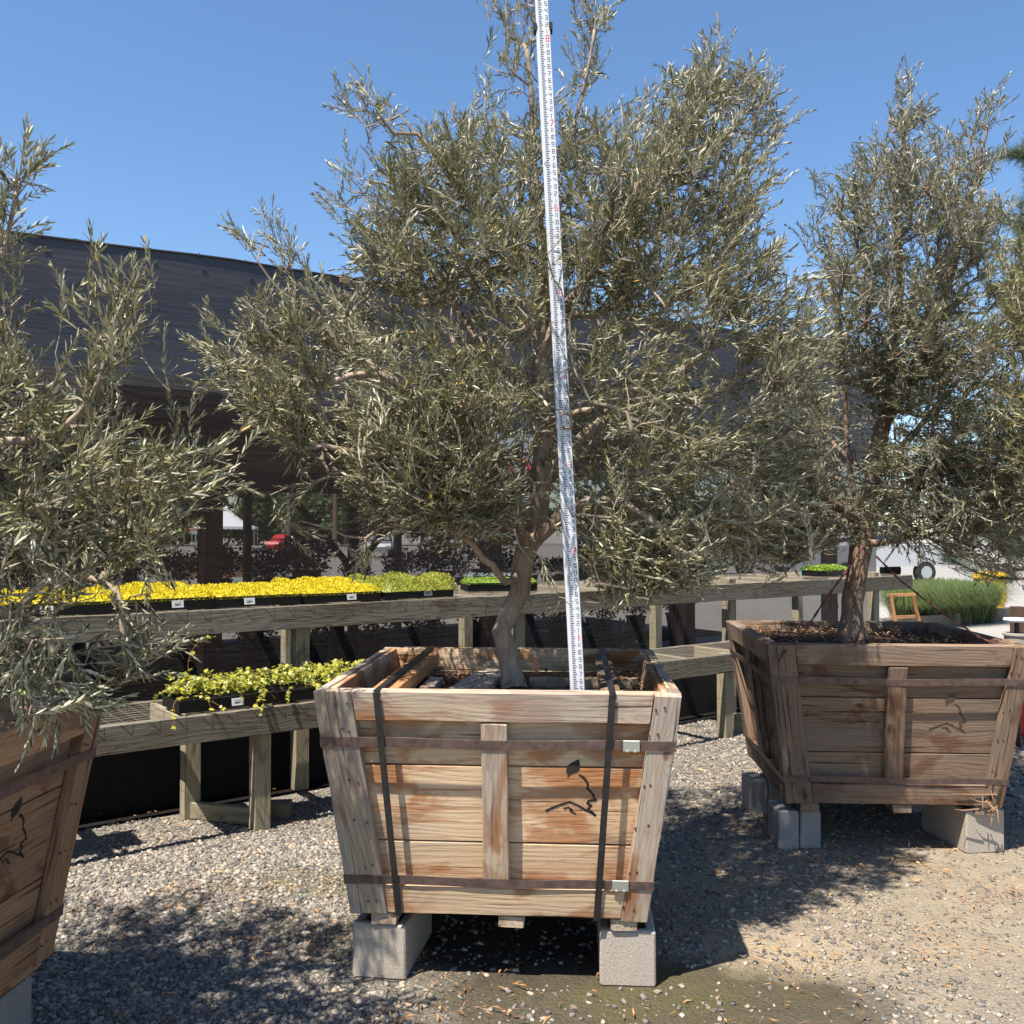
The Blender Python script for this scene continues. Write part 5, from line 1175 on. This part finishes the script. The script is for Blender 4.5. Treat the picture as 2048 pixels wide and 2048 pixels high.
# utility poles
for i, (x, y, hh, lb) in enumerate(((578, 66, 4.6, 'slim wooden pole beside the narrow parking sign'), (670, 60, 4.6, 'slim wooden pole behind the black pickup'), )):
    p = px(x, 1065, y); mb = MB(); tube(mb, [(0, 0, 0), (0, 0, hh / 2), (0.02, 0, hh)], [.16, .15, .13], 10); o = mb.build('wooden_pole', M['bark_dark']); o.location = (p.x, y, 0); tag(o, lb, 'pole')
# wooden planter boxes in the lot
for i, (x, y, lb) in enumerate(((387, 33, 'tan wooden planter box behind the NO PARKING sign'), (455, 34, 'tan wooden planter box between the two dark posts'))):
    p = px(x, 1065, y); root = empty('planter_box', (p.x, y, 0), R(10), lb, 'planter box', 'tan wooden planter boxes in the lot')
    for k, (a, b, c, d) in enumerate(((-.6, .6, -.6, -.56), (-.6, .6, .56, .6), (-.6, -.56, -.56, .56), (.56, .6, -.56, .56))): mb = MB(); box(mb, a, b, c, d, .0, .75, ch=.01); mb.build('side_panel', M['crate_left'], root)
    mb = MB(); box(mb, -.55, .55, -.55, .55, .5, .68); mb.build('soil', M['soil'], root)
mb = MB(); a, b, c_, d_ = Bp(-7, .62, .003), Bp(8.3, .62, .003), Bp(8.3, 8.6, .003), Bp(-7, 8.6, .003); mb.add([a, b, c_, d_], [(0, 1, 2, 3)]); o = mb.build('ground_fabric', plain('weed_fabric', (.014, .012, .011), .9, 0, .1, .5, 5, .3)); tag(o, kind='structure', label='dark weed fabric under the benches and shade house')
# trees on the horizon
def fartree(x, y, hh, r, label, seed, m_='tree_far', z0=None):
    g = np.random.default_rng(seed); root = empty('tree', (x, y, 0), 0, label, 'tree', 'trees beyond the parking lot'); rr = random.Random(seed)
    mb = MB(); tube(mb, [(0, 0, 0), (.1, 0, hh * .35), (-.1, .1, hh * .75)], [.25, .18, .06], 8)
    for q in range(5): a = rr.uniform(0, 6.28); z = hh * rr.uniform(.25, .5); tube(mb, [(0.05, 0, z), (math.cos(a) * r * .4, math.sin(a) * r * .4, z + hh * .2), (math.cos(a) * r * .7, math.sin(a) * r * .7, z + hh * .3)], [.1, .07, .03], 5)
    mb.build('trunk', M['bark_dark'], root)
    C_ = [(rr.gauss(0, .45) * r, rr.gauss(0, .45) * r, hh * rr.uniform(.12, .9)) for _ in range(34)]; P = []
    for c in C_:
        k = 190; v = g.normal(0, 1, (k, 3)); v /= np.linalg.norm(v, axis=1)[:, None]; P.append(np.array(c) + v * (g.random(k) ** .35)[:, None] * rr.uniform(.18, .34) * r * np.array([1.2, 1.2, .8]))
    P = np.concatenate(P); n = len(P); Ln = g.uniform(.35, .75, n); leaves(P, g.normal(0, 1, (n, 3)), g.normal(0, 1, (n, 3)), Ln, Ln * .35, g.random(n), 'crown', M[m_], root)
desc = ['leftmost', 'second from the left', 'third from the left', 'fourth from the left', 'fifth from the left', 'sixth from the left', 'seventh from the left', 'eighth from the left', 'ninth from the left']
for i, (xx, yy, hh) in enumerate(((-62, 112, 8), (-50, 118, 9.5), (-40, 112, 8), (-31, 120, 9), (-21, 110, 8), (-11, 116, 8.5), (-2, 118, 7.5), (14, 126, 6.5), (30, 128, 6))):
    fartree(xx, yy, hh, hh * .75, 'dark green tree on the far side of the lot, ' + desc[i], 100 + i)
# hedge-like building far behind at right? a low pale shed
# ornamental grass bed
root = empty('timber_edging', (6.2, 16.6, 0), math.atan2(-.9, -0.001) * 0, 'long grey timber edging board in front of the ornamental grass', 'edging board')
mb = MB(); a = px(1770, 1246, 14.8); b = px(2024, 1226, 17.3); root.location = (a.x, a.y, 0)
beam(mb, Vector((0, 0, .11)), Vector((b.x - a.x, b.y - a.y, .11)), .09, .22, jit=.004, seg=10); mb.build('edging', M['bench'], root)
q_ = px(2034, 1065, 14.6); mb = MB(); beam(mb, Vector((q_.x - a.x, q_.y - a.y, 0)), Vector((q_.x - a.x, q_.y - a.y, .44)), .17, .17, up=(0, 1, 0)); mb.build('end_post', M['shade_wood'], root)
def grass(x, y, r, hh, n, label, seed, m_='grass'):
    g = np.random.default_rng(seed); a = g.uniform(0, 6.28, n); b0 = np.stack([np.cos(a), np.sin(a), np.zeros(n)], -1) * (g.random(n) * r * .3)[:, None]; out = g.normal(0, .55, n)
    d = np.stack([np.cos(a), np.sin(a), np.zeros(n)], -1); h_ = hh * g.uniform(.6, 1.1, n); sp_ = r * g.uniform(.2, 1.1, n); s = np.stack([-np.sin(a), np.cos(a), np.zeros(n)], -1) * .0025 * g.uniform(.8, 1.6, (n, 1))
    P = [b0, b0 + d * (sp_ * .25)[:, None] + np.array([0, 0, 1]) * (h_ * .65)[:, None], b0 + d * (sp_ * .65)[:, None] + np.array([0, 0, 1]) * (h_ * .95)[:, None], b0 + d * (sp_ * 1.05)[:, None] + np.array([0, 0, 1]) * (h_ * .72)[:, None]]
    V = np.stack([P[0] - s, P[0] + s, P[1] - s, P[1] + s, P[2] - s * .7, P[2] + s * .7, P[3], P[3] + s * .1], 1); k = (np.arange(n) * 8)[:, None]
    Q = np.concatenate([k + np.array([[0, 1, 3, 2]]), k + np.array([[2, 3, 5, 4]]), k + np.array([[4, 5, 7, 6]])])
    root = empty('ornamental_grass', (x, y, 0), 0, label, 'grass clump', 'ornamental grass clumps behind the edging'); o = np_mesh('blades', V, Q, [], M[m_], root, attr=np.repeat(g.random(n), 8)); o['kind'] = 'stuff'
    mb = MB(); lathe(mb, [(.12, 0), (.15, .18), (.16, .18), (.16, .2), (.1, .2)], sides=14); mb.build('pot', M['black'], root)
gw = ['leftmost, next to the leaning ladder', 'second from the left', 'third from the left', 'fourth from the left', 'fifth from the left', 'rightmost, by the yellow drum', 'back row, left', 'back row, middle', 'back row, right']
for i, (x, y) in enumerate(((6.5, 15.7), (6.9, 15.9), (7.3, 16.1), (7.65, 16.3), (8.0, 16.5), (8.3, 16.7), (7.0, 16.9), (7.5, 17.2), (8.0, 17.5))):
    grass(x, y, .6, .72, 1500, 'green arching grass clump behind the timber edging, ' + gw[i], 300 + i)
# yellow drum
p = px(1979, 1065, 17.9); root = empty('yellow_drum', (p.x, p.y, 0), 0, 'bright yellow ribbed plastic drum standing behind the ornamental grass', 'drum')
mb = MB(); prof = [(.20, .0), (.22, .05), (.25, .06), (.25, .26)]
lathe(mb, prof + [(.255, .27), (.255, .28)], sides=32); vs, fs = [], []; n = 96
for z in (.28, .30, .66, .70):
    for k in range(n): rr = (.285 if z > .66 else .272) + (.008 if k % 2 else 0) * (1 if .28 < z < .7 else 0); vs.append((rr * math.cos(2 * math.pi * k / n), rr * math.sin(2 * math.pi * k / n), z))
for i in range(3):
    for k in range(n): fs.append((i * n + k, i * n + (k + 1) % n, (i + 1) * n + (k + 1) % n, (i + 1) * n + k))
mb.add(vs, fs); mb.build('drum_body', M['yellow'], root); mb = MB(); lathe(mb, [(.29, .70), (.30, .72), (.30, .78), (.24, .84), (.05, .86)], sides=32); mb.build('lid', M['yellow'], root)
# ladder-like trellis
p = px(1800, 1065, 14.0); root = empty('wooden_trellis', (p.x, p.y, 0), R(20), 'small orange-brown wooden A-frame leaning by the end of the tall bench', 'trellis')
for a, b, nm in (((-.18, 0, .66), (-.05, 0, 0), 'leg'), ((.22, 0, .66), (.42, 0, 0), 'leg'), ((-.24, .0, .66), (.28, .0, .66), 'crossbar'), ((-.15, .03, .33), (.3, .03, .33), 'crossbar')):
    mb = MB(); beam(mb, a, b, .045, .03, up=(0, 1, 0), jit=.001); mb.build(nm, M['orange_wood'], root)
# spool on a stand at the right edge
p = px(2034, 1243, 7.0); root = empty('cable_spool', (p.x, p.y, 0), 0, 'pale grey spool standing behind the right corner of the brown box', 'spool')
mb = MB(); lathe(mb, [(.02, 0), (.02, p.z + .01)], sides=10); mb.build('stand', M['strap_black'], root)
mb = MB(); lathe(mb, [(.012, p.z - .0), (.09, p.z), (.095, p.z + .012), (.09, p.z + .024), (.012, p.z + .024)], sides=24); mb.build('disc', M['rod'], root)
mb = MB(); lathe(mb, [(.085, p.z - .16), (.09, p.z - .10), (.098, p.z - .10), (.098, p.z - .085), (.03, p.z - .085)], sides=24); mb.build('disc', M['block'], root)
# traffic cone
root = empty('traffic_cone', (4.04, 7.3, 0), 0, 'red traffic cone at the right edge behind the brown box', 'traffic cone')
mb = MB(); lathe(mb, [(.14, .03), (.125, .12), (.085, .4), (.05, .66), (.035, .71), (.02, .71)], sides=24); mb.build('cone', M['red'], root); mb = MB(); box(mb, -.18, .18, -.18, .18, 0, .03); mb.build('base', M['black'], root)
# pine tree
def pine():
    x, y = 4.24, 7.6; root = empty('pine_tree', (x, y, 0), 0, 'dark green long-needled pine at the right edge behind the olives', 'pine tree'); mb = MB(); r = random.Random(4)
    tube(mb, [(0, 0, 0), (.02, 0, 1.4), (-.03, 0, 3), (-.04, 0, 4.75)], [.09, .07, .05, .012], 10); V, Q = [], []; tips = []
    for i in range(46):
        z = 1.25 + 3.45 * (i / 46) + r.uniform(-.04, .04); a = r.uniform(0, 6.28) if i > 12 else math.pi + r.uniform(-.8, .8); L_ = (.82 if z < 3.4 else .75 * (4.95 - z) / 1.55) * r.uniform(.75, 1.1); d = Vector((math.cos(a), math.sin(a), 0)); p0 = Vector((-.02, 0, z)); pts = [p0]
        for k in range(1, 6): t = k / 5; pts.append(p0 + d * L_ * t + Vector((0, 0, L_ * (.05 * t + .55 * t * t) - (.25 * t if z < 1.6 else 0))))
        tube(mb, pts, [.014, .012, .010, .008, .006, .004], 5); 
        for k in range(1, 5):
            for f in (.25, .75): tips.append((pts[k].lerp(pts[k + 1], f), (pts[k + 1] - pts[k]).normalized(), 1))
            if r.random() < .8:
                sd = (d + Vector((r.gauss(0, .8), r.gauss(0, .8), .5))).normalized(); q = pts[k] + sd * .16; tube(mb, [pts[k], q], [.006, .003], 4); tips += [(pts[k].lerp(q, .5), sd, 1), (q, sd, 1)]
    for k in range(26): tips.append((Vector((-.04, 0, 3.95 + k * .033)), Vector((0, 0, 1)), 1))
    n_ = 90; B, D, Nn = [], [], []
    for p, d, s in tips:
        for k in range(n_): v = (d * r.uniform(.4, 1.1) + Vector((r.gauss(0, .6), r.gauss(0, .6), r.gauss(0, .6)))).normalized(); B.append(tuple(p - d * r.uniform(0, .06))); D.append(tuple(v))
    B = np.array(B); D = np.array(D); n = len(B); mb.build('trunk', M['bark_dark'], root, True); leaves(B, D, rng.normal(0, 1, (n, 3)), rng.uniform(.07, .13, n), np.full(n, .0011), rng.random(n), 'needles', M['needle'], root)
    mb = MB(); lathe(mb, [(.25, 0), (.30, .5), (.32, .5), (.32, .53), (.28, .53)], sides=20); mb.build('pot', M['black'], root)
pine()
print('objects', len(bpy.data.objects))
